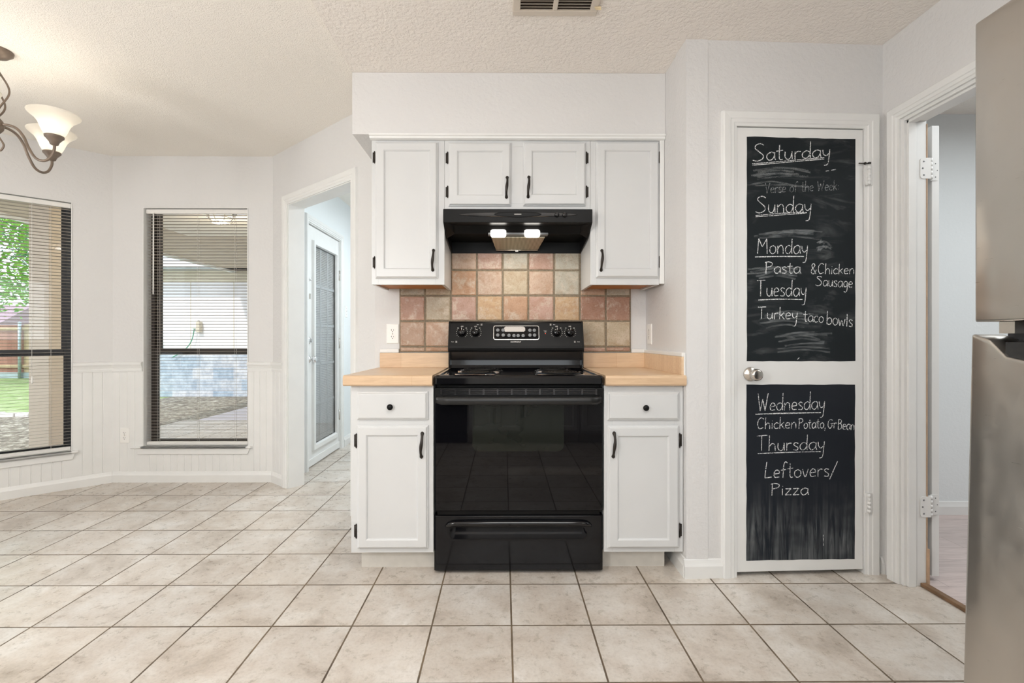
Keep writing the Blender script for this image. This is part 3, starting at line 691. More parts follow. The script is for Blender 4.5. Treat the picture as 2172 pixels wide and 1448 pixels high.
def wall_cabinet(name, label, x0, x1, z0, z1, doors):
    w = thing(name, label, 'cabinet', ((x0 + x1) / 2, 2.65, z0), None, 'white wall cabinets over the counter')
    m = MB(); t = .016
    m.box(x0, x0 + t, YUF + .02, 2.797, z0, z1); m.box(x1 - t, x1, YUF + .02, 2.797, z0, z1); m.box(x0 + t, x1 - t, YUF + .02, 2.797, z1 - t, z1)
    m.build('body', 'white', w, bevel=.001)
    u = MB(); u.box(x0 + t, x1 - t, YUF + .02, 2.797, z0 + .010, z0 + .022); u.build('bottom_panel', 'cab_wood', w)
    f = MB()
    # face frame with openings behind the doors
    xs0, xs1 = x0 + .03, x1 - .04 if x1 - x0 < .6 else x1 - .03
    f.box(x0, x0 + .035, YUF, YUF + .02, z0, z1); f.box(x1 - .045, x1, YUF, YUF + .02, z0, z1); f.box(x0 + .035, x1 - .045, YUF, YUF + .02, z0, z0 + .045); f.box(x0 + .035, x1 - .045, YUF, YUF + .02, z1 - .03, z1)
    if len(doors) > 1: f.box((doors[0][0][1] + doors[1][0][0]) / 2 - .045, (doors[0][0][1] + doors[1][0][0]) / 2 + .045, YUF, YUF + .02, z0 + .045, z1 - .03)
    f.build('face_frame', 'white', w, bevel=.001)
    for (dx0, dx1, dz0, dz1), pan, hx, hz, side in doors:
        d = panel_door(MB(), dx0, dx1, dz0, dz1, pan, YUF - .001, YU).build('door', 'white', w)
        bow_handle(hx, hz, YU, d)
        hxx = dx0 - .005 if side > 0 else dx1 + .005
        for q in ((dz1 - .062 - .016), (dz0 + .062 + .022 if dz1 - dz0 > .5 else dz0 + .075)): hinge(hxx, q, YUF - .006, d, .052, side)
    return w
wall_cabinet('wall_cabinet', 'tall white wall cabinet left of the range hood', -.690, -.311, 1.379, 2.130, [((-.669, -.344, 1.410, 2.119), (-.617, -.388, 1.464, 2.070), -.367, 1.503, 1)])
wall_cabinet('wall_cabinet', 'short two-door white wall cabinet above the range hood', -.310, .451, 1.757, 2.130, [((-.289, .037, 1.787, 2.117), (-.237, -.011, 1.846, 2.066), .0146, 1.881, 1), ((.100, .426, 1.789, 2.119), (.150, .373, 1.850, 2.067), .127, 1.883, -1)])
wall_cabinet('wall_cabinet', 'tall white wall cabinet right of the range hood', .452, .812, 1.379, 2.130, [((.479, .808, 1.414, 2.122), (.529, .759, 1.465, 2.071), .506, 1.503, -1)])

YB, YBF = 2.196, 2.215
def base_cabinet(label, x0, x1, dr, knob, do, pan, hx, side):
    w = thing('base_cabinet', label, 'cabinet', ((x0 + x1) / 2, 2.5, 0), None, 'white base cabinets beside the stove')
    m = MB(); z0, z1 = .105, .880
    m.box(x0, x0 + .018, YBF + .02, 2.800, z0, z1); m.box(x1 - .018, x1, YBF + .02, 2.800, z0, z1); m.box(x0 + .018, x1 - .018, YBF + .02, 2.800, z0, z0 + .018); m.box(x0 + .018, x1 - .018, 2.78, 2.80, z0 + .018, z1)
    m.build('body', 'white', w, bevel=.001)
    f = MB(); zr = (dr[2] + do[3]) / 2
    f.box(x0, x0 + .04, YBF, YBF + .02, z0, z1); f.box(x1 - .04, x1, YBF, YBF + .02, z0, z1)
    for a, b in ((z0, z0 + .045), (zr - .03, zr + .03), (z1 - .04, z1)): f.box(x0 + .04, x1 - .04, YBF, YBF + .02, a, b)
    f.build('face_frame', 'white', w, bevel=.001)
    k = MB(); k.box(x0 + .024 if side > 0 else x0, x1 if side > 0 else x1 - .06, 2.295, 2.31, 0.0, z0); k.build('toe_kick', 'white_worn', w)
    d = slab_front(MB(), *dr, YBF - .001, YB).build('drawer', 'white', w)
    q = MB(); q.lathe([(.006, 0), (.006, .008), (.0095, .011), (.0135, .016), (.0140, .020), (.0115, .024), (.006, .0262), (.0005, .027)], (knob[0], YB, knob[1]), (0, -1, 0), 20); q.build('knob', 'black_satin', d)
    d = panel_door(MB(), *do, pan, YBF - .001, YB).build('door', 'white', w)
    bow_handle(hx, .608, YB, d, .124)
    hxx = do[0] - .005 if side > 0 else do[1] + .005
    for z in (.625, .207): hinge(hxx, z, YBF - .006, d, .056, side)
    return w
base_cabinet('white base cabinet left of the stove', -.709, -.328, (-.679, -.352, .723, .853), (-.521, .785), (-.679, -.350, .128, .697), (-.629, -.403, .176, .647), -.378, 1)
base_cabinet('white base cabinet right of the stove', .466, .834, (.479, .812, .720, .849), (.651, .780), (.479, .812, .127, .695), (.531, .757, .173, .642), .506, -1)

# ---------------- worktops
def worktop(label, x0, x1, y1):
    w = thing('worktop', label, 'worktop', ((x0 + x1) / 2, 2.49, .881), None, 'butcher block laminate worktops')
    p = [(y1, .881), (2.182, .881), (2.175, .888), (2.175, .918), (2.179, .926), (2.187, .9295), (y1, .9285)]
    MB().prism_x(p, x0, x1).build('top', 'counter', w)
    return w
w = worktop('wood look laminate worktop left of the stove', -.735, -.328, 2.80)
MB().box(-.725, -.300, 2.782, 2.798, .928, 1.014).build('upstand', 'counter', w, bevel=.003)
MB().box(-.727, -.615, 2.788, 2.8095, 1.014, 1.037).build('caulk_strip', 'white_trim', w, bevel=.003)
w = worktop('wood look laminate worktop right of the stove', .466, .836, 2.80)
MB().box(.440, .836, 2.782, 2.798, .928, 1.014).build('upstand', 'counter', w, bevel=.003)
MB().box(.820, .836, 2.195, 2.782, .928, 1.014).build('side_upstand', 'counter', w, bevel=.003)
q = MB(); q.box(.748, .836, 2.788, 2.8095, 1.014, 1.037); q.box(.821, .837, 2.195, 2.79, 1.014, 1.033); q.box(.829, .8375, 2.186, 2.196, .882, 1.033)
q.build('caulk_strip', 'white_trim', w, bevel=.003)

# ---------------- range
def stove():
    x0, x1 = -.325, .462; xc = (x0 + x1) / 2
    w = thing('kitchen_range', 'black electric coil stove between the two base cabinets', 'stove', (xc, 2.5, 0))
    m = MB(); m.box(x0 + .008, x1 - .008, 2.255, 2.775, .03, .884); m.box(x0 + .012, x1 - .012, 2.235, 2.255, .27, .30)
    for a in (x0 + .05, x1 - .05):
        for b in (2.30, 2.72): m.lathe([(.02, 0), (.02, .03)], (a, b, 0), (0, 0, 1), 10)
    m.build('body', 'black_satin', w, bevel=.003)
    # cooktop with raised rim
    t = MB()
    L = []
    for ins, z in ((.008, .884), (.0, .890), (.0, .916), (.006, .925), (.014, .929), (.026, .929), (.034, .923), (.045, .921)):
        L.append([(x, y, z) for x, y in rr2(x0 - .002 + ins, x1 + .002 - ins, 2.188 + ins, 2.725 - ins * .3, .018)])
    t.loops(L, False); t.build('cooktop', 'black_gloss', w, bevel=.0)
    for bx, by, r in ((xc - .205, 2.325, .082), (xc - .195, 2.555, .102), (xc + .205, 2.325, .102), (xc + .195, 2.555, .082)):
        d = MB(); d.lathe([(r + .020, .9212), (r + .020, .9262), (r + .012, .9285), (r + .006, .9275), (r + .002, .924)], (bx, by, 0), (0, 0, 1), 40, cap=False)
        pan = d.build('burner', 'chrome', w)
        d = MB(); d.lathe([(r + .003, .9255), (r - .012, .9225), (r * .5, .9216), (.001, .9215)], (bx, by, 0), (0, 0, 1), 40, cap=False); d.build('drip_bowl', 'black_gloss', pan)
        d = MB(); pts = []; turns = 4.0 if r < .09 else 5.0; n = int(turns * 26)
        for k in range(n + 1):
            u = k / n; a = u * turns * 2 * PI; rr = .020 + (r - .028) * u; pts.append((bx + rr * math.cos(a), by + rr * math.sin(a), .9345))
        pts += [(bx + (r + .0) * 1.0, by + .01, .9325), (bx + r + .012, by + .012, .927)]
        d.tube(pts, .0042, 7); d.build('coil', 'black_satin', pan)
    # backguard: riser and tilted control panel
    r = MB(); pr = [(2.775, .92), (2.655, .921), (2.675, .924), (2.690, .932), (2.698, .948), (2.702, .975), (2.702, 1.05), (2.775, 1.05)]
    r.prism_x(pr, -.302, .437); r.build('riser', 'black_enamel', w)
    for a in (-.3105, .4365):
        e = MB(); e.box(a, a + .009, 2.662, 2.775, .93, 1.03); e.build('riser_end', 'black_gloss', w, bevel=.003)
    b = MB(); bp = [(2.778, 1.185), (2.772, 1.194), (2.712, 1.196), (2.702, 1.192), (2.696, 1.184), (2.658, 1.058), (2.655, 1.044), (2.657, 1.032), (2.664, 1.025), (2.676, 1.023), (2.702, 1.034), (2.778, 1.034)]
    b.prism_x(bp, -.304, .439)
    bo = b.build('control_panel', 'black_satin', w, bevel=.0015)
    for a, c in ((-.3125, -.303), (.438, .4475)):
        e = MB(); e.prism_x([(y - .001 if y < 2.75 else y, z + (.001 if z > 1.1 else -.003)) for y, z in bp], a, c); e.build('end_cap', 'black_satin', w, bevel=.002)
    zl = Vector((0, .038, .126)).normalized(); yl = zl.cross(Vector((1, 0, 0)))
    FP = Matrix(((1, 0, 0, 0), (0, yl.y, zl.y, 2.658), (0, yl.z, zl.z, 1.058), (0, 0, 0, 1)))
    K = 1 / zl.z
    def lz(z): return (z - 1.058) * K
    def txt(s, x, z, h, mat, parent, nm='lettering'):
        cu = bpy.data.curves.new(nm, 'FONT'); cu.body = s; cu.size = h; cu.align_x = 'CENTER'; cu.align_y = 'CENTER'; cu.extrude = .0002; cu.materials.append(M[mat])
        tmp = bpy.data.objects.new('tmp', cu); C.objects.link(tmp); dg = bpy.context.evaluated_depsgraph_get(); me = tmp.evaluated_get(dg).to_mesh()
        q = MB(FP); q.add([(x + v.co.x, -.0008 - v.co.z, z + v.co.y) for v in me.vertices], [tuple(p.vertices) for p in me.polygons])
        tmp.evaluated_get(dg).to_mesh_clear(); bpy.data.objects.remove(tmp)
        return q
    def merge(qs, nm, mat, parent):
        a = MB()
        for q in qs:
            o = len(a.v); a.v += q.v; a.f += [[i + o for i in f] for f in q.f]; a.sm += q.sm
        return a.build(nm, mat, parent)
    kn = [(-.236, 1.131), (-.160, 1.131), (.297, 1.131), (.372, 1.131)]
    marks = []
    for kx, kz in kn:
        k = MB(FP); z = lz(kz)
        k.lathe([(.024, 0), (.024, .003), (.0225, .008), (.020, .012), (.0185, .020), (.016, .023), (.001, .0235)], (kx, 0, z), (0, -1, 0), 24)
        L = []
        for d, hw, hz in ((.010, .0060, .024), (.024, .0050, .0235), (.032, .0036, .021), (.034, .0022, .018)):
            L.append([(kx - hw, -d, z - hz), (kx + hw, -d, z - hz), (kx + hw * .7, -d, z + hz), (kx - hw * .7, -d, z + hz)])
        k.loops(L); ko = k.build('burner_knob', 'black_gloss', bo)
        pz = MB(FP); pz.box(kx - .0009, kx + .0009, -.0345, -.034, z + .006, z + .018); pz.build('pointer', 'white_print', ko)
        q = MB(FP)
        for a in list(range(-140, 141, 20)):
            if abs(a) < 60: continue
            aa = math.radians(a); x, zz = kx + .0315 * math.sin(aa), z + .0315 * math.cos(aa)
            q.lathe([(.0017, 0), (.0017, .0006)], (x, 0, zz), (0, -1, 0), 8)
        for sg in (-1, 1): q.box(kx + sg * .023 - .0035, kx + sg * .023 + .0035, -.0006, 0, z + .0255, z + .0280)
        merge([q, txt('OFF', kx, z + .036, .0085, 'white_print', bo)], 'dial_lettering', 'white_print', bo)
    for x, z, s, d in ((-.277, lz(1.079), 'Front', 1), (-.1375, lz(1.176), 'Rear', 1), (.274, lz(1.176), 'Rear', -1), (.407, lz(1.079), 'Front', -1)):
        lt = txt(s, x - .010 * d, z, .0065, 'white_print', bo); q = MB(FP)
        for a in (0, 1):
            for b_ in (0, 1): 
                cx_, cz_ = x + .008 * d + a * .005 * d, z - .003 + b_ * .006
                q.box(cx_ - .0015, cx_ + .0015, -.0006, 0, cz_ - .0018, cz_ + .0018)
        merge([lt, q], 'position_lettering', 'white_print', bo)
    marks.append(txt('Surface', .233, lz(1.141), .0062, 'white_print', bo)); marks.append(txt('ON', .233, lz(1.134), .0062, 'white_print', bo))
    merge(marks, 'indicator_lettering', 'white_print', bo)
    q = MB(FP); q.lathe([(.0022, 0), (.0022, .0012)], (.233, 0, lz(1.125)), (0, -1, 0), 10); q.build('indicator_light', 'red_led', bo)
    br = txt('HOTPOINT', .066, lz(1.078), .0115, 'white_print', bo); br.build('brand_lettering', 'white_print', bo)
    # clock display
    dx0, dx1, dz0, dz1 = -.060, .198, lz(1.090), lz(1.170)
    q = MB(FP); o_ = rr2(dx0, dx1, dz0, dz1, .012, 6); i_ = rr2(dx0 + .0035, dx1 - .0035, dz0 + .0035, dz1 - .0035, .009, 6)
    q.loops([[(x, 0, z) for x, z in o_], [(x, -.0025, z) for x, z in o_], [(x, -.0025, z) for x, z in i_], [(x, -.001, z) for x, z in i_]], False, False, False)
    dsp = q.build('display_bezel', 'chrome', bo)
    q = MB(FP); q.loops([[(x, 0, z) for x, z in i_], [(x, -.0012, z) for x, z in i_]]); q.build('display_panel', 'oven_glass', dsp)
    q = MB(FP)
    zc = lz(1.148); q.loops([[(x, -.0012, z) for x, z in rr2(.0, .120, zc - .014, zc + .018, .012, 6)], [(x, -.0018, z) for x, z in rr2(.001, .119, zc - .013, zc + .017, .012, 6)]])
    q.build('clock_window', 'chrome', dsp)
    def C2(cx_, cy_): 
        X = 930 + cx_ * .15193; Y = 670 + cy_ * .15193
        return ((X - CX) / FPX + YAW) * 2.675, EYE + (CY - Y) / FPX * 2.675
    for cx_, cy_ in ((828, 197), (902, 197), (828, 268), (905, 268), (985, 272), (1055, 275), (1112, 275), (1183, 275), (1278, 268), (1342, 268), (1278, 200), (1340, 200)):
        x, z = C2(cx_, cy_); q = MB(FP); q.lathe([(.0098, 0), (.0098, .0030), (.0086, .0036), (.001, .0036)], (x, 0, lz(z)), (0, -1, 0), 18); q.build('button', 'grey_metal', dsp)
    # oven door
    d = MB(); pts = lambda i, y: [(x, y, z) for x, z in rr2(x0 + .006 + i, x1 - .004 - i, .298 + i, .802, .004, 3)]
    d.loops([pts(0, 2.252), pts(0, 2.214), pts(.003, 2.210)]); door = d.build('oven_door', 'oven_glass', w)
    g = MB(); o_ = rr2(-.146, .278, .575, .86, .03, 6); o_ = [(x, min(z, .79)) for x, z in o_]
    g.loops([[(x, 2.2100, z) for x, z in o_], [(x, 2.2094, z) for x, z in o_]]); g.build('oven_window', 'oven_window', door)
    h = MB(); h.loops([[(x, y, z) for x, z in ((x0 + .004, .798), (x1 - .002, .798), (x1 - .002, .868), (x0 + .004, .868))] for y in (2.252, 2.206)])
    tp = h.build('door_top_rail', 'black_satin', door, bevel=.003)
    v = MB()
    for k in range(3): v.box(x0 + .03, x1 - .03, 2.2015, 2.2062, .8405 + k * .0085, .8435 + k * .0085)
    n = 12
    for k in range(n): 
        a = x0 + .035 + (x1 - x0 - .07) * k / (n - 1); v.box(a - .004, a + .004, 2.2020, 2.2062, .838, .864)
    v.build('vent_louvers', 'dark_steel', tp)
    hb = MB(); L = []
    for k in range(25):
        u = k / 24; x = x0 + .012 + (x1 - x0 - .022) * u; e = min(u, 1 - u) / .035; e = min(1, e) ** .5
        yf = 2.204 - .044 * e - .006 * math.sin(PI * u); c = .8155
        L.append([(x, 2.204 - .012 * e, c + .016), (x, yf + .008, c + .019), (x, yf, c + .010), (x, yf - .002, c - .004), (x, yf + .003, c - .017), (x, yf + .010, c - .020), (x, 2.204 - .012 * e, c - .018)])
    hb.loops(L, True); hb.build('door_handle', 'black_handle', door)
    # storage drawer with scooped grip
    dr = MB(); dx0_, dx1_, dz0_, dz1_ = x0 - .001, x1, .012, .272
    def sm(a, b, t): t = max(0, min(1, (t - a) / (b - a))); return t * t * (3 - 2 * t)
    def f(u, v_):
        x = dx0_ + (dx1_ - dx0_) * u; z = dz0_ + (dz1_ - dz0_) * v_
        y = 2.225 + .006 * (1 - sm(0, .02, v_)) + .006 * (1 - sm(0, .012, 1 - v_)) + .005 * (1 - sm(0, .012, u)) + .005 * (1 - sm(0, .012, 1 - u))
        ex = sm(.065, .12, u) * sm(.065, .12, 1 - u)
        y += ex * .016 * sm(.150, .222, z) * (1 - sm(.224, .232, z))
        return (x, y, z)
    dr.grid(110, 150, f); dr.box(dx0_ + .004, dx1_ - .004, 2.262, 2.40, dz0_ + .004, dz1_ - .004)
    for (a, b) in ((0, 0), (0, 1)): pass
    N = 60
    dr.grid(N, 1, lambda u, v_: (f(u, 1)[0], f(u, 1)[1] + v_ * .035, dz1_), False); dr.grid(N, 1, lambda u, v_: (f(u, 0)[0], f(u, 0)[1] + v_ * .035, dz0_), False)
    dr.grid(N, 1, lambda u, v_: (dx0_, f(0, u)[1] + v_ * .035, dz0_ + (dz1_ - dz0_) * u), False); dr.grid(N, 1, lambda u, v_: (dx1_, f(1, u)[1] + v_ * .035, dz0_ + (dz1_ - dz0_) * u), False)
    dro = dr.build('storage_drawer', 'black_enamel', w)
    gp = MB(); pts = smooth_pts([(-.272, 2.224, .222), (-.255, 2.2195, .232), (-.215, 2.216, .2385), (-.08, 2.2145, .2405), (.068, 2.214, .241), (.216, 2.2145, .2405), (.352, 2.216, .2385), (.392, 2.2195, .232), (.409, 2.224, .222)], 6)
    gp.tube(pts, [.0035 + .0085 * min(1, min(i, len(pts) - 1 - i) / 7) for i in range(len(pts))], 14); gp.build('grip_lip', 'black_gloss', dro)
stove()

# ---------------- range hood
def hood():
    x0, x1 = -.309, .450
    w = thing('range_hood', 'black range hood with two lit lamps above the stove', 'range hood', ((x0 + x1) / 2, 2.6, 1.60))
    prof = [(2.797, 1.755), (2.422, 1.755), (2.420, 1.690), (2.424, 1.686), (2.540, 1.630), (2.797, 1.597)]
    for a, b in ((x0, x0 + .006), (x1 - .006, x1)):
        m = MB(); m.prism_x(prof, a, b); m.build('side_panel', 'black_satin', w, bevel=.001)
    sh = MB(); sh.box(x0 + .006, x1 - .006, 2.790, 2.797, 1.597, 1.755); sh.box(x0 + .006, x1 - .006, 2.43, 2.79, 1.745, 1.7553)
    sh.prism_x([(2.79, 1.66), (2.53, 1.70), (2.53, 1.706), (2.79, 1.666)], x0 + .006, x1 - .006)
    sh.build('inner_shell', 'black_satin', w)
    f = MB(); f.box(x0, x1, 2.418, 2.43, 1.686, 1.7555); fo = f.build('front_panel', 'black_satin', w, bevel=.003)
    # moulded swoosh, badge and the two controls on the front panel
    zc = 1.727
    e = MB(); o1 = [(.0725 + .30 * math.cos(a), zc + .011 * math.sin(a) * (1 if math.sin(a) > 0 else 1.2)) for a in [2 * PI * k / 60 for k in range(60)]]
    i1 = [(.0725 + .296 * math.cos(a), zc + .009 * math.sin(a)) for a in [2 * PI * k / 60 for k in range(60)]]
    e.loops([[(x, 2.418, z) for x, z in o1], [(x, 2.4165, z) for x, z in o1], [(x, 2.4155, z) for x, z in i1]]); e.build('control_strip', 'black_gloss', fo)
    e = MB(); o1 = [(.070 + .120 * math.cos(a), zc + .0135 * math.sin(a)) for a in [2 * PI * k / 60 for k in range(60)]]; i1 = [(.070 + .112 * math.cos(a), zc + .0095 * math.sin(a)) for a in [2 * PI * k / 60 for k in range(60)]]
    e.loops([[(x, 2.4160, z) for x, z in o1], [(x, 2.4135, z) for x, z in o1], [(x, 2.4125, z) for x, z in i1]]); e.build('badge', 'black_satin', fo)
    e = MB(); e.box(.052, .088, 2.4118, 2.4126, zc - .0012, zc + .0022); e.build('badge_lettering', 'white_print', fo)
    for kx in (.268, .308):
        k = MB(); k.lathe([(.0125, 0), (.012, .008), (.010, .011), (.001, .012)], (kx, 2.4155, zc - .002), (0, -1, 0), 18); k.box(kx - .002, kx + .002, 2.400, 2.406, zc - .012, zc + .008); k.build('control_knob', 'black_gloss', fo)
    # return lip and corner gussets
    l = MB(); l.prism_x([(2.424, 1.6895), (2.424, 1.6865), (2.50, 1.690), (2.535, 1.655), (2.540, 1.657), (2.503, 1.696)], -.262, .404); l.build('inner_lip', 'black_satin', w)
    for sx, ex in ((x0 + .006, -.262), (x1 - .006, .404)):
        g = MB(); g.add([(sx, 2.426, 1.687), (ex, 2.426, 1.687), (ex, 2.538, 1.656), (sx, 2.545, 1.632), (ex, 2.503, 1.692)], [(0, 1, 4), (0, 4, 2, 3)]); g.build('gusset', 'black_satin', w)
    # filter and lamps
    t = NT('filter_mesh'); wv = t.node('ShaderNodeTexWave'); wv.inputs['Scale'].default_value = 45; t.link(t.worldpos(), wv.inputs['Vector'])
    t.set(Base_Color=t.ramp(wv.outputs['Fac'], [(0.2, rgb(120, 112, 96)), (0.8, rgb(196, 186, 164))]), Metallic=0.6, Roughness=0.45); M['filter'] = t.m
    p = MB(); p.loops([[(-.068, 2.575, 1.642), (.220, 2.575, 1.642), (.196, 2.765, 1.612), (-.046, 2.765, 1.612)], [(-.068, 2.575, 1.648), (.220, 2.575, 1.648), (.196, 2.765, 1.618), (-.046, 2.765, 1.618)]]); p.build('grease_filter', 'filter', w)
    q = MB(); q.tube([(-.046, 2.767, 1.610), (.196, 2.767, 1.610)], .003, 6); q.box(.066, .082, 2.765, 2.775, 1.602, 1.612); q.build('filter_latch', 'nickel', w)
    h = MB(); h.box(-.085, .235, 2.530, 2.574, 1.650, 1.70); h.build('lamp_housing', 'grey_metal', w, bevel=.002)
    for lx in (-.030, .149):
        b = MB(); b.loops([[(x, 2.529, z) for x, z in rr2(lx - .032, lx + .032, 1.646, 1.680, .008, 4)], [(x, 2.521, z) for x, z in rr2(lx - .041, lx + .041, 1.632, 1.677, .014, 4)], [(x, 2.513, z) for x, z in rr2(lx - .035, lx + .035, 1.636, 1.672, .012, 4)]])
        b.build('lamp', 'hood_lamp', w)
        add_light('hood_lamp_light', 'AREA', (lx, 2.55, 1.622), 0.60, (1.0, 0.92, 0.80), (0, 0, 0), .07, .05)
hood()

# ---------------- chalkboard door
STEP = {}
def glyphs():
    g = {}
    g['a'] = (.80, [[(.72, .85), (.45, 1.0), (.14, .75), (.10, .35), (.30, .02), (.55, .15), (.70, .55), (.72, .95)], [(.72, .95), (.72, .35), (.80, .02)]])
    g['b'] = (.78, [[(.10, 2.0), (.10, 1.0), (.10, .02)], [(.10, .55), (.35, .95), (.65, .80), (.68, .35), (.42, .02), (.12, .12)]])
    g['c'] = (.68, [[(.62, .85), (.38, 1.0), (.12, .70), (.10, .30), (.32, .02), (.62, .15)]])
    g['d'] = (.82, [[(.68, .80), (.42, .98), (.12, .70), (.12, .25), (.36, .02), (.60, .25), (.70, .70)], [(.72, 2.0), (.71, 1.0), (.74, .02)]])
    g['e'] = (.72, [[(.12, .50), (.60, .60), (.52, .92), (.28, .96), (.10, .55), (.22, .08), (.62, .12)]])
    g['f'] = (.62, [[(.62, 1.85), (.42, 2.0), (.28, 1.5), (.26, .6), (.24, .0)], [(.04, .95), (.52, 1.02)]])
    g['g'] = (.76, [[(.66, .85), (.38, 1.0), (.12, .65), (.25, .10), (.52, .20), (.66, .75)], [(.66, .90), (.66, .0), (.52, -.75), (.15, -.70)]])
    g['h'] = (.80, [[(.12, 2.0), (.12, 1.0), (.12, .0)], [(.12, .55), (.38, .95), (.62, .75), (.68, .0)]])
    g['i'] = (.32, [[(.15, .95), (.16, .0)], [(.16, 1.35), (.18, 1.42)]])
    g['k'] = (.72, [[(.12, 2.0), (.12, .0)], [(.60, 1.0), (.14, .45)], [(.28, .60), (.66, .0)]])
    g['l'] = (.34, [[(.16, 2.0), (.16, .0)]])
    g['n'] = (.80, [[(.12, .95), (.12, .0)], [(.12, .60), (.38, .98), (.62, .80), (.68, .0)]])
    g['o'] = (.76, [[(.40, 1.0), (.12, .75), (.12, .25), (.38, .0), (.65, .25), (.66, .75), (.40, 1.0)]])
    g['r'] = (.62, [[(.12, .98), (.14, .0)], [(.13, .60), (.30, .92), (.58, .92)]])
    g['s'] = (.62, [[(.54, .88), (.30, 1.0), (.12, .80), (.30, .55), (.52, .35), (.45, .05), (.10, .08)]])
    g['t'] = (.62, [[(.28, 1.75), (.28, .4), (.38, .02), (.56, .08)], [(.02, 1.08), (.56, 1.15)]])
    g['u'] = (.78, [[(.12, .98), (.12, .35), (.32, .02), (.56, .20), (.66, .95)], [(.66, .98), (.70, .02)]])
    g['v'] = (.70, [[(.08, .98), (.34, .02), (.62, 1.0)]])
    g['w'] = (.98, [[(.06, .98), (.24, .02), (.46, .80), (.66, .02), (.90, 1.0)]])
    g['y'] = (.76, [[(.10, .98), (.16, .45), (.38, .22), (.60, .50)], [(.66, 1.0), (.62, .1), (.52, -.85), (.24, -1.0)]])
    g['z'] = (.70, [[(.10, .92), (.60, .95)], [(.60, .95), (.10, .05)], [(.10, .05), (.64, .08)]])
    g['S'] = (1.05, [[(.88, 1.80), (.62, 2.0), (.28, 1.88), (.20, 1.55), (.50, 1.15), (.84, .70), (.80, .25), (.40, .0), (.04, .15)]])
    g['V'] = (.90, [[(.06, 2.0), (.40, .02)], [(.40, .02), (.80, 2.0)]])
    g['W'] = (1.30, [[(.06, 2.0), (.34, .02)], [(.34, .02), (.58, 1.4)], [(.58, 1.4), (.86, .02)], [(.86, .02), (1.14, 2.0)]])
    g['M'] = (1.22, [[(.10, .0), (.16, 2.0)], [(.16, 2.0), (.56, .80)], [(.56, .80), (.96, 2.0)], [(.96, 2.0), (1.06, .0)]])
    g['P'] = (.95, [[(.18, 1.9), (.18, .0)], [(.04, 1.85), (.40, 2.0), (.78, 1.75), (.70, 1.20), (.20, .95)]])
    g['C'] = (.95, [[(.82, 1.75), (.52, 2.0), (.20, 1.55), (.12, .70), (.36, .05), (.82, .25)]])
    g['T'] = (1.0, [[(.0, 1.92), (.92, 2.0)], [(.42, 1.95), (.44, .0)]])
    g['L'] = (.85, [[(.24, 2.0), (.12, .30), (.20, .05), (.74, .12)]])
    g['G'] = (.95, [[(.80, 1.75), (.50, 2.0), (.18, 1.5), (.14, .55), (.42, .02), (.74, .40), (.76, .85)], [(.48, .85), (.92, .88)]])
    g['B'] = (.90, [[(.16, 2.0), (.14, .0)], [(.14, 2.0), (.58, 1.90), (.62, 1.30), (.18, 1.05)], [(.18, 1.05), (.70, .90), (.68, .20), (.14, .0)]])
    g['&'] = (.95, [[(.78, .02), (.20, 1.45), (.36, 2.0), (.58, 1.6), (.14, .60), (.30, .02), (.58, .15), (.80, .75)]])
    g['/'] = (.75, [[(.02, -.35), (.72, 1.9)]])
    g[','] = (.34, [[(.20, .15), (.10, -.45)]])
    g[':'] = (.34, [[(.15, .25), (.16, .15)], [(.17, .85), (.18, .75)]])
    g[' '] = (.55, [])
    return g
GL = glyphs()
def bs(x): return .283 + (x - 1583) * .002258
def bz(y): return 2.029 - (y - 291) * .002183
def ribbon(m, pts, wd, y):
    pts = smooth_pts([Vector((p[0], 0, p[1])) for p in pts], 5) if len(pts) > 2 else [Vector((p[0], 0, p[1])) for p in pts]
    L = []
    for i, p in enumerate(pts):
        t = pts[min(i + 1, len(pts) - 1)] - pts[max(i - 1, 0)]
        if t.length < 1e-9: t = Vector((1, 0, 0))
        t.normalize(); n = Vector((-t.z, 0, t.x)); w_ = wd * random.uniform(.62, .98) / 2
        L.append([(p.x + n.x * w_, y, p.z + n.z * w_), (p.x - n.x * w_, y, p.z - n.z * w_)])
    m.loops(L, False, False, False, closed=False)
def write(m, s, x0, x1, yb0, yb1, cap, xh, y, wd=.0046):
    tot = sum(GL[c][0] for c in s); k = (x1 - x0) / tot; x = x0
    for c in s:
        adv, strokes = GL[c]; jit = random.uniform(-.06, .06)
        for stt in strokes:
            pts = []
            for a, b in stt:
                X = x + a * k; u = (X - x0) / (x1 - x0); base = yb0 + (yb1 - yb0) * u
                h = b * xh if b <= 1 else xh + (b - 1) * (cap - xh)
                pts.append((bs(X + b * .6), bz(base - h * (1 + jit * .5))))
            ribbon(m, pts, wd, y)
        x += adv * k
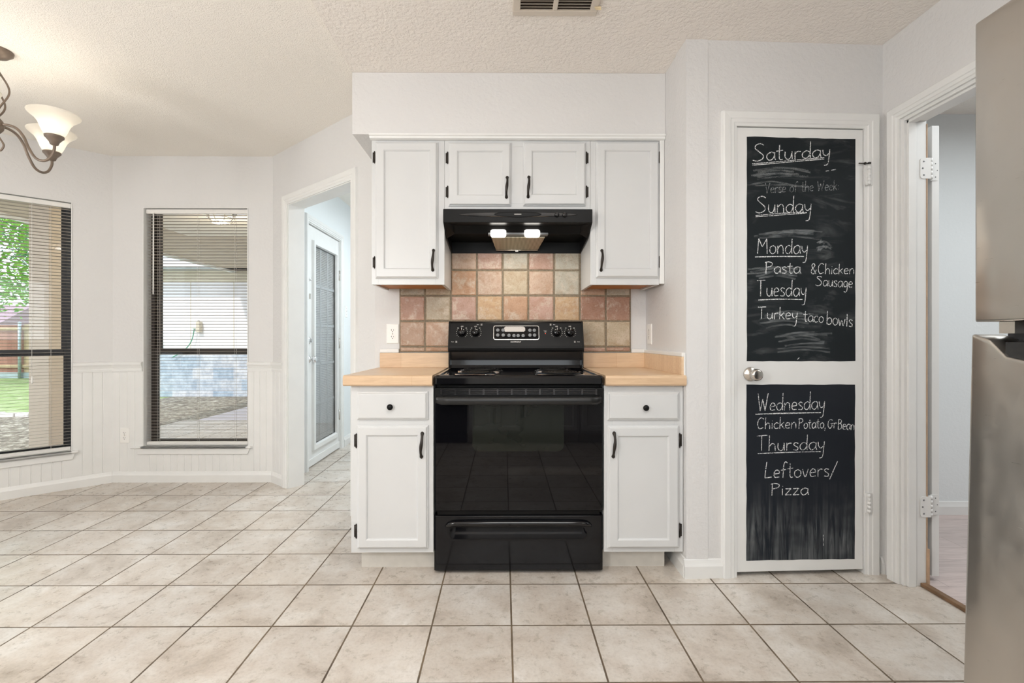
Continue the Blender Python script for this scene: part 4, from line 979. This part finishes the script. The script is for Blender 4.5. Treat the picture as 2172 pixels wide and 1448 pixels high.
def chalk_door():
    w = thing('door_1', 'white pantry door with two chalkboard panels of handwritten menus', 'door', F_pan @ Vector((.2375, 0, 0.02)), F_pan, None, 'structure')
    s0, s1 = .236, .839; yf = -.004
    m = MB(F_pan); m.box(s0, s1, yf, .030, .021, 2.072); m.build('door_leaf', 'white_trim', w, bevel=.002)
    def board(nm, mat, q, seed):
        r = random.Random(seed); b = MB(F_pan); out = []
        for (a, c) in zip(q, q[1:] + q[:1]):
            for k in range(14): 
                u = k / 14; out.append((a[0] + (c[0] - a[0]) * u + (r.uniform(-.0012, .0012)), a[1] + (c[1] - a[1]) * u + r.uniform(-.0012, .0012)))
        b.loops([[(x, yf, z) for x, z in out], [(x, yf - .0008, z) for x, z in out]]); return b.build(nm, mat, w)
    bt = board('chalkboard', 'board_top', [(.283, .994), (.801, .993), (.801, 2.027), (.283, 2.030)], 3)
    bl = board('chalkboard', 'board_low', [(.281, .074), (.798, .071), (.800, .884), (.281, .885)], 4)
    y = yf - .0011
    m = MB(F_pan)
    write(m, 'Saturday', 1594, 1760, 343, 331, 37, 17, y, .0052); 
    for dy in (0, 3.0): ribbon(m, [(bs(1594), bz(351 - dy)), (bs(1640), bz(346.5 - dy)), (bs(1690), bz(341 - dy)), (bs(1746), bz(335.5 - dy))], .0042, y)
    write(m, 'Sunday', 1600, 1720, 452, 449, 36, 18, y, .0048)
    for dy in (0, 2.5): ribbon(m, [(bs(1601), bz(460 - dy)), (bs(1650), bz(456 - dy * 1.5)), (bs(1709), bz(450.5 - dy * .5))], .0040, y)
    write(m, 'Monday', 1603, 1712, 538, 538, 31, 18, y, .0046); ribbon(m, [(bs(1600), bz(545)), (bs(1650), bz(543.5)), (bs(1703), bz(543))], .0055, y)
    write(m, 'Pasta', 1619, 1696, 580, 579, 25, 14, y); write(m, '&Chicken', 1716, 1811, 580, 580, 22, 12, y, .0042); write(m, 'Sausage', 1727, 1807, 605, 609, 20, 13, y, .0042)
    write(m, 'Tuesday', 1603, 1709, 628, 628, 34, 18, y, .0046); ribbon(m, [(bs(1607), bz(636)), (bs(1650), bz(634)), (bs(1700), bz(634.5))], .0055, y)
    write(m, 'Turkey', 1605, 1690, 676, 677, 26, 14, y); write(m, 'taco', 1701, 1745, 681, 684, 24, 13, y, .0042); write(m, 'bowls', 1750, 1807, 687, 693, 28, 15, y)
    for a in ((1749, 361, 1756, 360), (1761, 359, 1771, 357), (1689, 762, 1693, 758)): ribbon(m, [(bs(a[0]), bz(a[1])), (bs(a[2]), bz(a[3]))], .004, y)
    o = m.build('chalk_lettering', 'chalk', bt); o['label'] = 'white chalk menu for Saturday to Tuesday'
    m = MB(F_pan); write(m, 'Verse of the Week:', 1620, 1778, 410, 401, 22, 12, y, .0036); o = m.build('faint_chalk_lettering', 'chalk_faint', bt); o['label'] = 'faint rubbed chalk line of lettering'
    m = MB(F_pan)
    R = random.Random(12)
    for a in ((1586, 352, 1715, 392), (1600, 488, 1740, 500), (1733, 508, 1770, 530), (1586, 562, 1700, 585), (1608, 655, 1730, 690), (1640, 700, 1760, 745)):
        for k in range(9):
            v = R.random(); y_ = a[1] + (a[3] - a[1]) * v; xa, xb = a[0] + R.uniform(-4, 30), a[2] - R.uniform(-4, 40)
            ribbon(m, [(bs(xa), bz(y_ + 6)), (bs((xa + xb) / 2), bz(y_ + R.uniform(-4, 3))), (bs(xb), bz(y_ + R.uniform(-3, 8)))], .010, y + .0002)
    m.build('chalk_smears', 'chalk_smear', bt)
    m = MB(F_pan)
    write(m, 'Wednesday', 1604, 1748, 871, 868, 38, 17, y, .0046); ribbon(m, [(bs(1601), bz(877.5)), (bs(1660), bz(876)), (bs(1739), bz(875))], .0060, y)
    write(m, 'Chicken', 1603, 1688, 909, 908, 24, 13, y, .0042); write(m, 'Potato,', 1690, 1750, 909, 908, 21, 12, y, .0042); write(m, 'Gr', 1752, 1773, 909, 909, 19, 12, y, .004); write(m, 'Bean', 1774, 1811, 911, 913, 21, 12, y, .004)
    write(m, 'Thursday', 1603, 1748, 956, 954, 34, 17, y, .0044); ribbon(m, [(bs(1605), bz(961)), (bs(1660), bz(959)), (bs(1739), bz(958))], .0046, y)
    write(m, 'Leftovers/', 1618, 1774, 1013, 1011, 34, 17, y, .0046); write(m, 'Pizza', 1631, 1713, 1050, 1050, 26, 15, y, .0046)
    ribbon(m, [(bs(1744), bz(1135)), (bs(1744.5), bz(1158))], .0035, y)
    o = m.build('chalk_lettering', 'chalk', bl); o['label'] = 'white chalk menu for Wednesday and Thursday'
    # knob
    k = MB(F_pan); kx, kz = .299, .934
    k.lathe([(.033, 0), (.033, .003), (.029, .009), (.016, .012), (.013, .020), (.013, .030), (.020, .036), (.026, .044), (.0275, .053), (.025, .062), (.018, .066), (.001, .0665)], (kx, yf, kz), (0, -1, 0), 28); k.build('door_knob', 'nickel', w)
    for z in (1.854, .336):
        h = MB(F_pan); h.tube([(.850, -.025, z - .045), (.850, -.025, z + .045)], .0072, 10)
        for q in range(-2, 3): h.lathe([(.0076, -.0075), (.0076, .0075)], (.850, -.025, z + q * .018), (0, 0, 1), 12)
        h.box(.838, .848, -.0225, -.018, z - .045, z + .045); h.box(.852, .868, -.0225, -.0195, z - .045, z + .045)
        h.build('hinge', 'white_trim', w)
    c = MB(F_pan); c.tube([(.812, -.012, 1.913), (.822, -.014, 1.912), (.850, -.020, 1.911)], .0028, 8); c.lathe([(.006, -.002), (.006, .002)], (.838, -.017, 1.911), (1, 0, 0), 10); c.box(.850, .862, -.024, -.019, 1.907, 1.915); c.build('catch', 'bronze', w)
chalk_door()

# ---------------- side-room door folded back against the far side of the wall
def side_door():
    Fd = Matrix.Identity(4)
    w = thing('door_2', 'white door folded open beyond the right doorway', 'door', (1.92, 2.13, 0), None, None, 'structure')
    m = MB(); m.box(1.924, 1.957, 2.130, 2.880, .030, 2.055); m.build('door_leaf', 'white_trim', w, bevel=.0015)
    for z in (1.853, .352):
        h = MB(F_right); pts = rr2(.0, .0, 0, 0, .0)
        # jamb leaf
        jl = MB(); poly = [(1.893 - .030 + .0, z - .046), (1.893, z - .046), (1.893, z + .046), (1.863, z + .046)]
        L = [(x, zz) for x, zz in rr2(1.846, 1.93, z - .046, z + .046, .012, 4)]
        L = [(min(x, 1.892), zz) for x, zz in L]
        yj = 2.1022
        jl.loops([[(x, yj, zz) for x, zz in L], [(x, yj - .0025, zz) for x, zz in L]])
        jl.tube([(1.8985, 2.110, z - .047), (1.8985, 2.110, z + .047)], .0080, 10)
        for q in range(-2, 3): jl.lathe([(.0086, -.0078), (.0086, .0078)], (1.8985, 2.110, z + q * .0188), (0, 0, 1), 12)
        L2 = [(max(x, 1.915), zz) for x, zz in rr2(1.900, 1.954, z - .046, z + .046, .010, 4)]
        jl.loops([[(x, 2.1295, zz) for x, zz in L2], [(x, 2.127, zz) for x, zz in L2]])
        ho = jl.build('hinge', 'white_trim', w)
        for x, dz in ((1.861, .030), (1.856, 0), (1.861, -.030)): s = MB(); s.lathe([(.0042, 0), (.0034, .0012)], (x, yj - .0025, z + dz), (0, -1, 0), 8); s.build('screw', 'grey_metal', ho)
        for x, dz in ((1.938, .030), (1.946, 0), (1.938, -.030)): s = MB(); s.lathe([(.0028, 0), (.002, .001)], (x, 2.127, z + dz), (0, -1, 0), 8); s.build('screw', 'grey_metal', ho)
side_door()

# ---------------- glazed hall door
def hall_door():
    w = thing('door_3', 'white glazed outside door with blinds in the back hall', 'door', F_hall @ Vector((.7, .03, 0)), F_hall, None, 'structure')
    s0, s1 = .325, 1.093; y0, y1 = .012, .056; ga, gb, gz0, gz1 = .475, .99, .185, 1.90
    m = MB(F_hall)
    m.box(s0, ga, y0, y1, .015, 2.055); m.box(gb, s1, y0, y1, .015, 2.055); m.box(ga, gb, y0, y1, .015, gz0); m.box(ga, gb, y0, y1, gz1, 2.055)
    m.build('door_leaf', 'white_trim', w, bevel=.001)
    f = MB(F_hall)
    L = [rect(ga - .048, gb + .040, gz0 - .048, gz1 + .040, y0), rect(ga - .044, gb + .036, gz0 - .044, gz1 + .036, y0 - .022), rect(ga - .010, gb + .006, gz0 - .010, gz1 + .006, y0 - .022), rect(ga, gb, gz0, gz1, y0 - .004), rect(ga, gb, gz0, gz1, y0 + .02)]
    f.loops(L, False, False, False); fo = f.build('glass_frame', 'white_trim', w)
    for yy, nm in ((y0 + .002, 'pane'), (y0 + .034, 'pane')):
        p = MB(F_hall); p.box(ga - .003, gb + .003, yy, yy + .003, gz0 - .003, gz1 + .003); p.build(nm, 'glass', fo)
    b = MB(F_hall); n = int((gz1 - gz0) / .0155)
    for i in range(n):
        z = gz0 + .01 + (gz1 - gz0 - .02) * i / (n - 1); b.add([(ga + .004, y0 + .013, z - .0050), (gb - .004, y0 + .013, z - .0050), (gb - .004, y0 + .021, z + .0050), (ga + .004, y0 + .021, z + .0050)], [(0, 1, 2, 3)])
    b.build('built_in_slats', 'slat', fo)
    g = MB(F_hall)
    for q in (1, 2, 3, 4): z = gz0 + (gz1 - gz0) * q / 5; g.box(ga, gb, y0 + .006, y0 + .011, z - .011, z + .011)
    for q in (1, 2): s = ga + (gb - ga) * q / 3; g.box(s - .011, s + .011, y0 + .006, y0 + .011, gz0, gz1)
    g.build('muntins', 'white_trim', fo)
    for z, nm in ((.922, 'door_knob'), (1.080, 'deadbolt')):
        k = MB(F_hall); x = .365
        if nm == 'door_knob': k.lathe([(.033, 0), (.033, .004), (.026, .010), (.013, .013), (.012, .030), (.022, .038), (.027, .048), (.026, .058), (.018, .065), (.001, .066)], (x, y0, z), (0, -1, 0), 24)
        else: k.lathe([(.031, 0), (.030, .008), (.022, .014), (.001, .015)], (x, y0, z), (0, -1, 0), 24); k.box(x - .004, x + .004, y0 - .032, y0 - .013, z - .015, z + .015)
        k.build(nm, 'chrome', w)
    k = MB(F_hall); k.box(.333, .363, y0 - .006, y0, 1.575, 1.605); k.tube([(.340, y0 - .010, 1.578), (.350, y0 - .022, 1.590), (.362, y0 - .026, 1.604)], .004, 8); k.tube([(.340, y0 - .012, 1.603), (.360, y0 - .022, 1.580)], .004, 8); k.build('slide_latch', 'chrome', w)
    k = MB(F_hall); k.box(.372, .384, y0 - .010, y0, 1.43, 1.475); k.build('chain_keeper', 'nickel', w)
    for z in (1.72, 1.05, .34):
        h = MB(F_hall); h.tube([(s1 + .006, y0 - .006, z - .05), (s1 + .006, y0 - .006, z + .05)], .0065, 8); h.build('hinge', 'nickel', w)
    q = MB(F_hall); q.box(s0, s1, y0 - .010, y0, .015, .075); q.build('kick_sweep', 'white_trim', w, bevel=.002)
hall_door()
st(casing_mb(F_hall, DH[0] + .004, DH[1] - .004, DH[3] - .004, w=.058).build('trim_14', 'white_trim'), 'white casing around the glazed hall door', 'casing')
st(jamb_mb(F_hall, DH[0], DH[1], DH[3], 0, .15, .012).build('trim_15', 'white_trim'), 'white jamb of the glazed hall door', 'jamb')

# ---------------- refrigerator
def fridge():
    w = thing('refrigerator', 'stainless steel refrigerator cropped by the right frame edge', 'refrigerator', (1.37, .62, 0))
    ya, yb = .22, 1.020; xf = 1.012
    m = MB(); m.box(1.075, 1.765, ya + .008, yb - .008, .03, 1.765)
    for a in (1.12, 1.72):
        for b in (ya + .06, yb - .06): m.lathe([(.02, 0), (.02, .03)], (a, b, 0), (0, 0, 1), 10)
    m.build('body', 'fridge_dark', w, bevel=.004)
    def door(nm, z0, z1, scoop, lean):
        d = MB(); N, K = 24, 30
        # front face: slightly crowned in plan, grip scooped out of the upper edge of the lower door
        def zt(y):
            if not scoop: return z1
            t = (.985 - y) / .035
            if t <= 0: return z1
            return z1 - .052 * (1 - math.exp(-1.9 * t)) if t < 20 else z1 - .052
        L = []
        US = [0, .0012, .0028, .005, .009] + [.009 + .982 * q / N for q in range(1, N)] + [.991, .995, .9972, .9988, 1]
        for u in US:
            y = yb - (yb - ya) * u
            e = min(u, 1 - u) * (yb - ya); r = .007
            x = xf + (r - math.sqrt(max(0, r * r - max(0, r - e) ** 2)) if e < r else 0) - .006 * math.sin(PI * u)
            top = zt(y); col = []
            for v in [0, .0015, .004, .008] + [.008 + .984 * q / K for q in range(1, K)] + [.992, .996, .9985, 1]:
                z = z0 + (top - z0) * v; ez = min(v * (top - z0), (1 - v) * (top - z0)); rr = .004
                xx = x + (rr - math.sqrt(max(0, rr * rr - max(0, rr - ez) ** 2)) if ez < rr else 0) - lean * (1 - v) - (.007 if scoop else 0)
                col.append((xx, y, z))
            L.append([(1.068, y, z0)] + col + [(1.068, y, top)])
        d.loops(L, True, True, True, closed=False)
        o = d.build(nm, 'steel', w)
        g = MB(); g.box(1.062, 1.076, ya + .012, yb - .012, z0 + .01, z1 - .012); g.build('gasket', 'black_matte', o)
        return o
    door('freezer_door', 1.1345, 1.775, False, 0.0)
    lo = door('lower_door', .055, 1.108, True, .026)
    p = MB(); p.box(1.012, 1.07, ya + .02, .955, 1.052, 1.092); p.build('grip_pocket', 'black_matte', lo)
    h = MB(); h.box(1.02, 1.085, yb - .075, yb - .045, 1.1095, 1.1335); h.lathe([(.010, 0), (.010, .022)], (1.045, yb - .060, 1.1105), (0, 0, 1), 12); h.build('hinge', 'nickel', w)
    h = MB(); h.box(1.03, 1.075, yb - .052, yb - .036, 1.118, 1.1345); h.build('door_stop', 'black_matte', w)
    k = MB(); k.box(1.05, 1.08, ya + .02, yb - .02, .012, .052); k.build('toe_grille', 'black_satin', w)
fridge()

# ---------------- ceiling vent
def vent():
    x0, x1, y0, y1 = .036, .390, 1.71, 2.018
    w = thing('ceiling_vent', 'cream two-section louvered air vent on the kitchen ceiling', 'vent', ((x0 + x1) / 2, 1.87, CEIL))
    f = MB(); z = CEIL; t = .032; xm = .212
    for a, b, c, d in ((x0, x1, y1 - t, y1), (x0, x1, y0, y0 + t), (x0, x0 + t, y0 + t, y1 - t), (x1 - t, x1, y0 + t, y1 - t), (xm - .010, xm + .010, y0 + t, y1 - t)): f.box(a, b, c, d, z - .009, z)
    f.build('vent_frame', 'vent', w, bevel=.003)
    b = MB(); b.box(x0 + t, x1 - t, y0 + t, y1 - t, z - .001, z + .0); b.build('duct', 'vent_dark', w)
    l = MB()
    for q0, q1 in ((x0 + t, xm - .010), (xm + .010, x1 - t)):
        for k in range(14):
            y = y0 + t + .010 + k * .0175
            l.loops([[(q0, y, z - .009), (q1, y, z - .009), (q1, y + .013, z - .002), (q0, y + .013, z - .002)], [(q0, y, z - .0080), (q1, y, z - .0080), (q1, y + .013, z - .001), (q0, y + .013, z - .001)]])
    l.build('louvers', 'vent', w)
    tp = MB(); tp.loops([[(.372, 1.958, z - .0105), (.398, 1.952, z - .013), (.402, 1.965, z - .018), (.380, 1.975, z - .0105)], [(.372, 1.958, z - .0098), (.398, 1.952, z - .0123), (.402, 1.965, z - .0173), (.380, 1.975, z - .0098)]]); tp.build('tape_scrap', 'tape', w)
vent()

# ---------------- chandelier
def chandelier():
    cx, cy = -2.452, 2.316; zh = 2.130; R = .2455; zb = 2.080
    w = thing('chandelier', 'brown metal chandelier with frosted bell shades at the left edge', 'chandelier', (cx, cy, CEIL2))
    m = MB(); m.lathe([(.001, CEIL2), (.062, CEIL2), (.060, CEIL2 - .012), (.040, CEIL2 - .030), (.014, CEIL2 - .040), (.012, CEIL2 - .052), (.001, CEIL2 - .054)], (cx, cy, 0), (0, 0, 1), 28); m.build('canopy', 'chand', w)
    m = MB(); m.tube([(cx, cy, CEIL2 - .05), (cx, cy, 2.06)], .005, 10); m.build('stem', 'chand', w)
    m = MB(); m.lathe([(.001, 2.085), (.014, 2.09), (.026, 2.108), (.030, 2.13), (.024, 2.150), (.012, 2.165), (.001, 2.17)], (cx, cy, 0), (0, 0, 1), 20); m.build('hub', 'chand', w)
    for k in range(4):
        a = math.radians(45 + 90 * k); m = MB(); pts = []
        for q in range(25):
            u = q / 24; rr = .046 * math.sin(PI * u) ** .8; tw = a + u * 2.4; pts.append((cx + rr * math.cos(tw), cy + rr * math.sin(tw), 2.165 + .24 * u))
        m.tube(pts, .0042, 8); m.build('scroll', 'chand', w)
    m = MB(); m.tube(smooth_pts([(cx, cy, 2.09), (cx + .02, cy, 2.06), (cx + .036, cy, 2.03), (cx + .02, cy, 2.005), (cx + .004, cy, 2.02)]), .0042, 8); m.build('finial', 'chand', w)
    for k in range(5):
        a = math.radians(9 + 72 * k); ca, sa = math.cos(a), math.sin(a)
        prof = [(.0, zh), (.045, zh + .002), (.085, zh - .012), (.115, zh - .050), (.135, zh - .100), (.165, zh - .150), (.200, zh - .162), (.228, zh - .145), (R, zh - .105), (R, zb - .018)]
        m = MB(); m.tube(smooth_pts([(cx + r * ca, cy + r * sa, z) for r, z in prof], 5), .0062, 9); ao = m.build('arm', 'chand', w)
        bx, by = cx + R * ca, cy + R * sa
        m = MB(); m.lathe([(.009, -.034), (.016, -.030), (.020, -.018), (.030, -.004), (.0375, .004), (.0385, .012), (.034, .012)], (bx, by, zb), (0, 0, 1), 22); m.build('socket_cup', 'chand', ao)
        m = MB(); pr = [(.031, .006), (.036, .018), (.043, .032), (.049, .050), (.056, .070), (.068, .090), (.083, .104), (.092, .113), (.0945, .119), (.0925, .1215), (.088, .117), (.078, .105), (.064, .090), (.052, .070), (.045, .050), (.039, .032), (.032, .018), (.027, .008)]
        m.lathe([(a * 1.08, b) for a, b in pr], (bx, by, zb), (0, 0, 1), 40, cap=False); m.build('lamp_shade', 'shade', ao)
        m = MB(); m.lathe([(.001, .018), (.012, .020), (.020, .042), (.023, .058), (.019, .074), (.008, .083), (.001, .084)], (bx, by, zb), (0, 0, 1), 16); m.build('bulb', 'bulb', ao)
        add_light('chandelier_bulb_light', 'POINT', (bx, by, zb + .09), .42, (1.0, .93, .82), radius=.03)
chandelier()

# ---------------- lamps added to fill the room, cupboards seen only in reflections, behind the viewpoint
def fill_lamps():
    lx, ly = KITCHEN_FILL; z = CEIL
    w = thing('fill_ceiling_lamp', 'added unseen white box lamp filling the kitchen with light', 'ceiling lamp', (lx, ly, z))
    m = MB(); m.box(lx - .62, lx + .62, ly - .28, ly + .28, z - .03, z); m.build('lamp_base', 'plastic_white', w, bevel=.004)
    m = MB(); m.loops([[(x, y, z - .03) for x, y in rr2(lx - .60, lx + .60, ly - .26, ly + .26, .03)], [(x, y, z - .07) for x, y in rr2(lx - .58, lx + .58, ly - .25, ly + .25, .03)]]); m.build('diffuser', 'diffuser', w)
    z = CEIL2
    for (lx, ly), rg, zg, lab, mt in ((DINING_FILL, .19, 1.50, 'large added globe lamp, unseen, filling the dining area with light', 'globe'), (NOOK_FILL, .15, 1.72, 'small added globe lamp, unseen, brightening the nook', 'globe_small')):
      w = thing('fill_globe_lamp', lab, 'ceiling lamp', (lx, ly, z), None, 'added globe fill lamps')
      m = MB(); m.lathe([(.001, 0), (.06, 0), (.055, -.02), (.006, -.03), (.006, zg + rg - z + .03), (.03, zg + rg - z + .025), (.03, zg + rg - z - .01), (.001, zg + rg - z - .011)], (lx, ly, z), (0, 0, 1), 20); m.build('lamp_stem', 'nickel', w)
      m = MB(); m.lathe([(.001, -rg)] + [(rg * math.cos(a), rg * math.sin(a)) for a in [-PI / 2 + PI * k / 12 for k in range(1, 12)]] + [(.001, rg)], (lx, ly, zg), (0, 0, 1), 20); m.build('fill_globe', mt, w)
fill_lamps()
def rear_run():
    w = thing('dishwasher', 'black dishwasher across the room from the stove', 'dishwasher', (-.70, -.82, 0))
    m = MB(); m.box(-1.0, -.39, -1.12, -.53, .09, .875); m.build('body', 'black_satin', w, bevel=.003)
    m = MB(); m.box(-.995, -.395, -.53, -.515, .12, .76); m.build('door', 'black_gloss', w, bevel=.003)
    m = MB(); m.box(-.995, -.395, -.53, -.51, .765, .87); m.build('control_panel', 'black_satin', w, bevel=.003)
    m = MB(); m.box(-1.0, -.39, -.62, -.60, 0, .09); m.build('toe_kick', 'black_matte', w)
    xs = [(-.385, .20, 'double white base cabinet beside the black dishwasher'), (.205, .79, 'white base cabinet under the assumed rear window'), (.795, 1.77, 'white corner base cabinet across from the stove')]
    for a, b, lab in xs:
        w = thing('base_cabinet', lab, 'cabinet', ((a + b) / 2, -.82, 0), None, 'white base cabinets across from the stove')
        m = MB(); m.box(a, b, -1.12, -.54, .1, .88); m.build('body', 'white', w, bevel=.002)
        k = MB(); k.box(a, b, -.63, -.61, 0, .1); k.build('toe_kick', 'white_worn', w)
        mid = (a + b) / 2
        for p, q in ((a + .02, mid - .01), (mid + .01, b - .02)):
            m = MB(); fr = Matrix.Rotation(PI, 4, 'Z'); m.fr = fr
            panel_door(m, -q, -p, .13, .85, (-q + .055, -p - .055, .19, .79), .54, .521); m.build('door', 'white', w)
    w = thing('worktop', 'wood look worktop across the room from the stove', 'worktop', (.38, -.83, .881), None, 'butcher block laminate worktops')
    m = MB(); m.box(-1.02, 1.77, -1.14, -.49, .881, .928); m.build('top', 'counter', w, bevel=.006)
rear_run()

# ------------------------------------------------------------------ outdoors
st(MB().box(-40, 12, 3.9, 40, -.30, -.125).build('ground', 'lawn'), 'green lawn in front of the fence', 'lawn')
st(MB().box(-12, -1.8, 2.0, 7.45, -.25, -.118).build('ground_bed', 'mulch'), 'leaf strewn bed outside the left window', 'garden bed')
st(MB().box(-6.9, -1.8, 7.4, 10.02, -.25, -.117).build('ground_bed', 'mulch'), 'leaf strewn ground in front of the white outbuilding wall', 'garden bed')
st(MB().box(-4.48, -1.78, 3.8, 9.98, -.24, -.098).build('ground_patio', 'slab'), 'pale concrete patio slab', 'patio')
for k in range(26):
    x = -11.6 + k * .225; b = MB(); b.box(x, x + .205, 7.42 + .03 * math.sin(k), 7.52 + .03 * math.sin(k), -.13, -.055 + .006 * math.sin(k * 2.1))
    tag(b.build('edging_brick', 'brick_pale', bevel=.01), 'pale brick in the edging row between lawn and leafy bed', 'brick', 'edging bricks along the lawn')
st(MB().box(-5.62, -1.78, 3.84, 10.0, 2.50, 2.62).build('ceiling_patio', 'patio_beige'), 'beige ceiling of the covered patio', 'patio ceiling')
st(MB().box(-5.62, -4.12, 1.5, 3.84, 2.50, 2.62).build('ceiling_patio', 'patio_beige'), 'beige patio ceiling outside the left window', 'patio ceiling')
st(MB().box(-5.67, -5.60, 1.5, 10.0, 2.46, 2.66).build('trim_16', 'patio_fascia', bevel=.004), 'pale fascia board along the patio roof edge', 'fascia')
tag(MB().box(-4.89, -4.68, 4.93, 5.14, -.12, 2.50).build('patio_post', 'patio_beige', bevel=.006), 'beige square post holding up the patio roof', 'post')
def outbuilding():
    w = thing('outbuilding', 'white sided building wing with stone base beyond the patio', 'building', (-5.2, 11, -.12))
    MB().box(-8.8, -1.4, 10.0, 13.0, .80, 2.52).build('wall', 'siding', w)
    MB().box(-8.84, -1.4, 9.94, 13.0, -.12, .80).build('stone_base', 'stone', w, bevel=.01)
    MB().box(-8.8, -1.4, 9.975, 10.0, 2.28, 2.52).build('frieze_board', 'siding_band', w)
    b = MB()
    for x in (-7.45, -6.55, -5.65): b.box(x - .005, x + .005, 9.995, 10.0, .80, 2.28)
    b.build('joint_battens', 'siding_band', w)
    r = MB(); r.prism_x([(9.55, 2.50), (9.55, 2.62), (12.0, 3.55), (14.5, 2.62), (14.5, 2.50)], -9.1, -1.2); r.build('roof', 'roofing', w)
    g = MB(); g.box(-9.1, -1.2, 9.47, 9.55, 2.52, 2.63); g.build('gutter', 'siding', w, bevel=.01)
    return w
WING = outbuilding()
def patio_lamp():
    x, y, z = -3.07, 5.19, 2.50
    w = thing('patio_lamp', 'lit grey caged lamp on the patio ceiling', 'ceiling lamp', (x, y, z))
    m = MB(); m.lathe([(.001, 0), (.165, 0), (.165, -.015), (.150, -.045), (.135, -.055), (.001, -.056)], (x, y, z), (0, 0, 1), 28); m.build('lamp_base', 'grey_metal', w)
    m = MB(); m.lathe([(.105, -.05), (.108, -.08), (.096, -.115), (.066, -.140), (.03, -.152), (.001, -.154)], (x, y, z), (0, 0, 1), 24); m.build('lamp_glass', 'patio_bulb', w)
    m = MB()
    for k in range(8):
        a = 2 * PI * k / 8; c, s = math.cos(a), math.sin(a)
        m.tube([(x + r * c, y + r * s, z + h) for r, h in ((.138, -.05), (.130, -.105), (.085, -.150), (.03, -.165), (.0, -.166))], .0045, 6)
    for r, h in ((.131, -.105), (.085, -.150)): m.tube([(x + r * math.cos(2 * PI * k / 32), y + r * math.sin(2 * PI * k / 32), z + h) for k in range(33)], .0045, 6)
    m.build('cage', 'grey_metal', w)
    add_light('patio_lamp_light', 'POINT', (x, y, z - .25), 26, (1, .82, .60), radius=.08)
patio_lamp()
def wallbox():
    m = MB(); m.box(-6.50, -6.36, 9.93, 10.0, 1.30, 1.48); ob = m.build('outlet_box', 'plastic_white', WING, bevel=.01)
    m = MB(); m.box(-6.38, -6.30, 9.90, 10.0, 1.22, 1.44); m.build('outlet_cover', 'siding_band', ob, bevel=.01)
    m = MB(); m.tube(smooth_pts([(-6.43, 9.93, 1.29), (-6.46, 9.92, 1.10), (-6.53, 9.91, .95), (-6.66, 9.90, .82), (-6.85, 9.88, .70)], 6), .010, 6)
    tag(m.build('extension_lead', 'hose'), 'thin green cord hanging from the outdoor outlet box', 'cord')
    m = MB(); pts = []
    for k in range(120):
        u = k / 119; a = u * 5 * 2 * PI; pts.append((-7.28 + .13 * math.cos(a), 9.90 + .04 * u - .03, .95 + .27 * math.sin(a) + .05 * u))
    m.tube(pts, .013, 6); tag(m.build('garden_hose', 'hose'), 'coiled green garden hose on the white outbuilding wall', 'hose')
wallbox()
def fence():
    w = thing('garden_fence', 'wooden board fence with galvanised posts behind the lawn', 'fence', (-15.5, 14.6, -.12))
    MB().box(-24.0, -14.62, 14.60, 14.63, .05, 1.50).build('board_panel', 'fence_red', w)
    MB().box(-14.62, -8.0, 14.60, 14.63, .05, 1.52).build('board_panel', 'fence_tan', w)
    for z in (.25, 1.38): MB().box(-24, -8.0, 14.545, 14.60, z - .045, z + .045).build('rail', 'fence_tan', w)
    MB().box(-24, -8.0, 14.57, 14.66, -.12, .06).build('kick_board', 'galv', w)
    for x in (-22.2, -19.6, -17.1, -14.66, -14.05, -11.6, -9.2):
        m = MB(); m.tube([(x, 14.51, -.12), (x, 14.51, 1.56)], .04, 10); m.lathe([(.046, 0), (.046, .02), (.001, .05)], (x, 14.51, 1.55), (0, 0, 1), 10); m.build('post', 'galv', w)
fence()
def tree(label, x, y, z, rad, n, mat, trunk_h, seed, name='tree'):
    r = random.Random(seed); w = thing(name, label, 'tree', (x, y, -.12), None, 'garden trees')
    m = MB(); m.tube(smooth_pts([(x - .1, y, -.12), (x, y + .05, trunk_h * .4), (x - .06, y, trunk_h), (x + .1, y, z + rad * .4)]), [.20 - .009 * k for k in range(19)], 9)
    for k in range(7):
        a = r.uniform(0, 2 * PI); m.tube(smooth_pts([(x, y, trunk_h), (x + rad * .35 * math.cos(a), y + rad * .35 * math.sin(a), z - .1), (x + rad * .8 * math.cos(a), y + rad * .8 * math.sin(a), z + r.uniform(-.7, .7))], 5), [.07 - .006 * q for q in range(11)], 6)
    m.build('trunk', 'bark', w)
    f = MB(); cl = []
    for k in range(70):
        while True:
            p = Vector((r.uniform(-1, 1), r.uniform(-1, 1), r.uniform(-.85, .9)))
            if .35 < p.length < 1: break
        cl.append(Vector((x, y, z)) + p * rad)
    for k in range(n):
        c = r.choice(cl); p = c + Vector((r.gauss(0, .20), r.gauss(0, .20), r.gauss(0, .15))) * rad * .62
        a, b = Vector((r.gauss(0, 1), r.gauss(0, 1), r.gauss(0, .6))).normalized(), Vector((r.gauss(0, 1), r.gauss(0, 1), r.gauss(0, 1)))
        b = (b - a * a.dot(b)).normalized(); s = r.uniform(.05, .10)
        f.add([p - a * s, p + b * s * .45, p + a * s, p - b * s * .45], [(0, 1, 2, 3)])
    f.build('foliage', mat, w)
tree('bright green leafy tree seen through the left window', -13.3, 11.4, 4.25, 2.45, 11000, 'leaf', 2.2, 5)
tree('darker tree behind the bright green tree', -15.4, 16.6, 5.3, 2.0, 5000, 'leaf_dark', 2.6, 9)
w = thing('shed', 'small shed with mauve roof peeking over the fence', 'shed', (-24, 22, -.12))
MB().box(-25.5, -22.0, 20.5, 23.5, -.12, 1.65).build('wall', 'siding_band', w)
MB().prism_x([(20.3, 1.6), (22.0, 2.6), (23.7, 1.6)], -25.8, -21.6).build('roof', 'roof_brown', w)
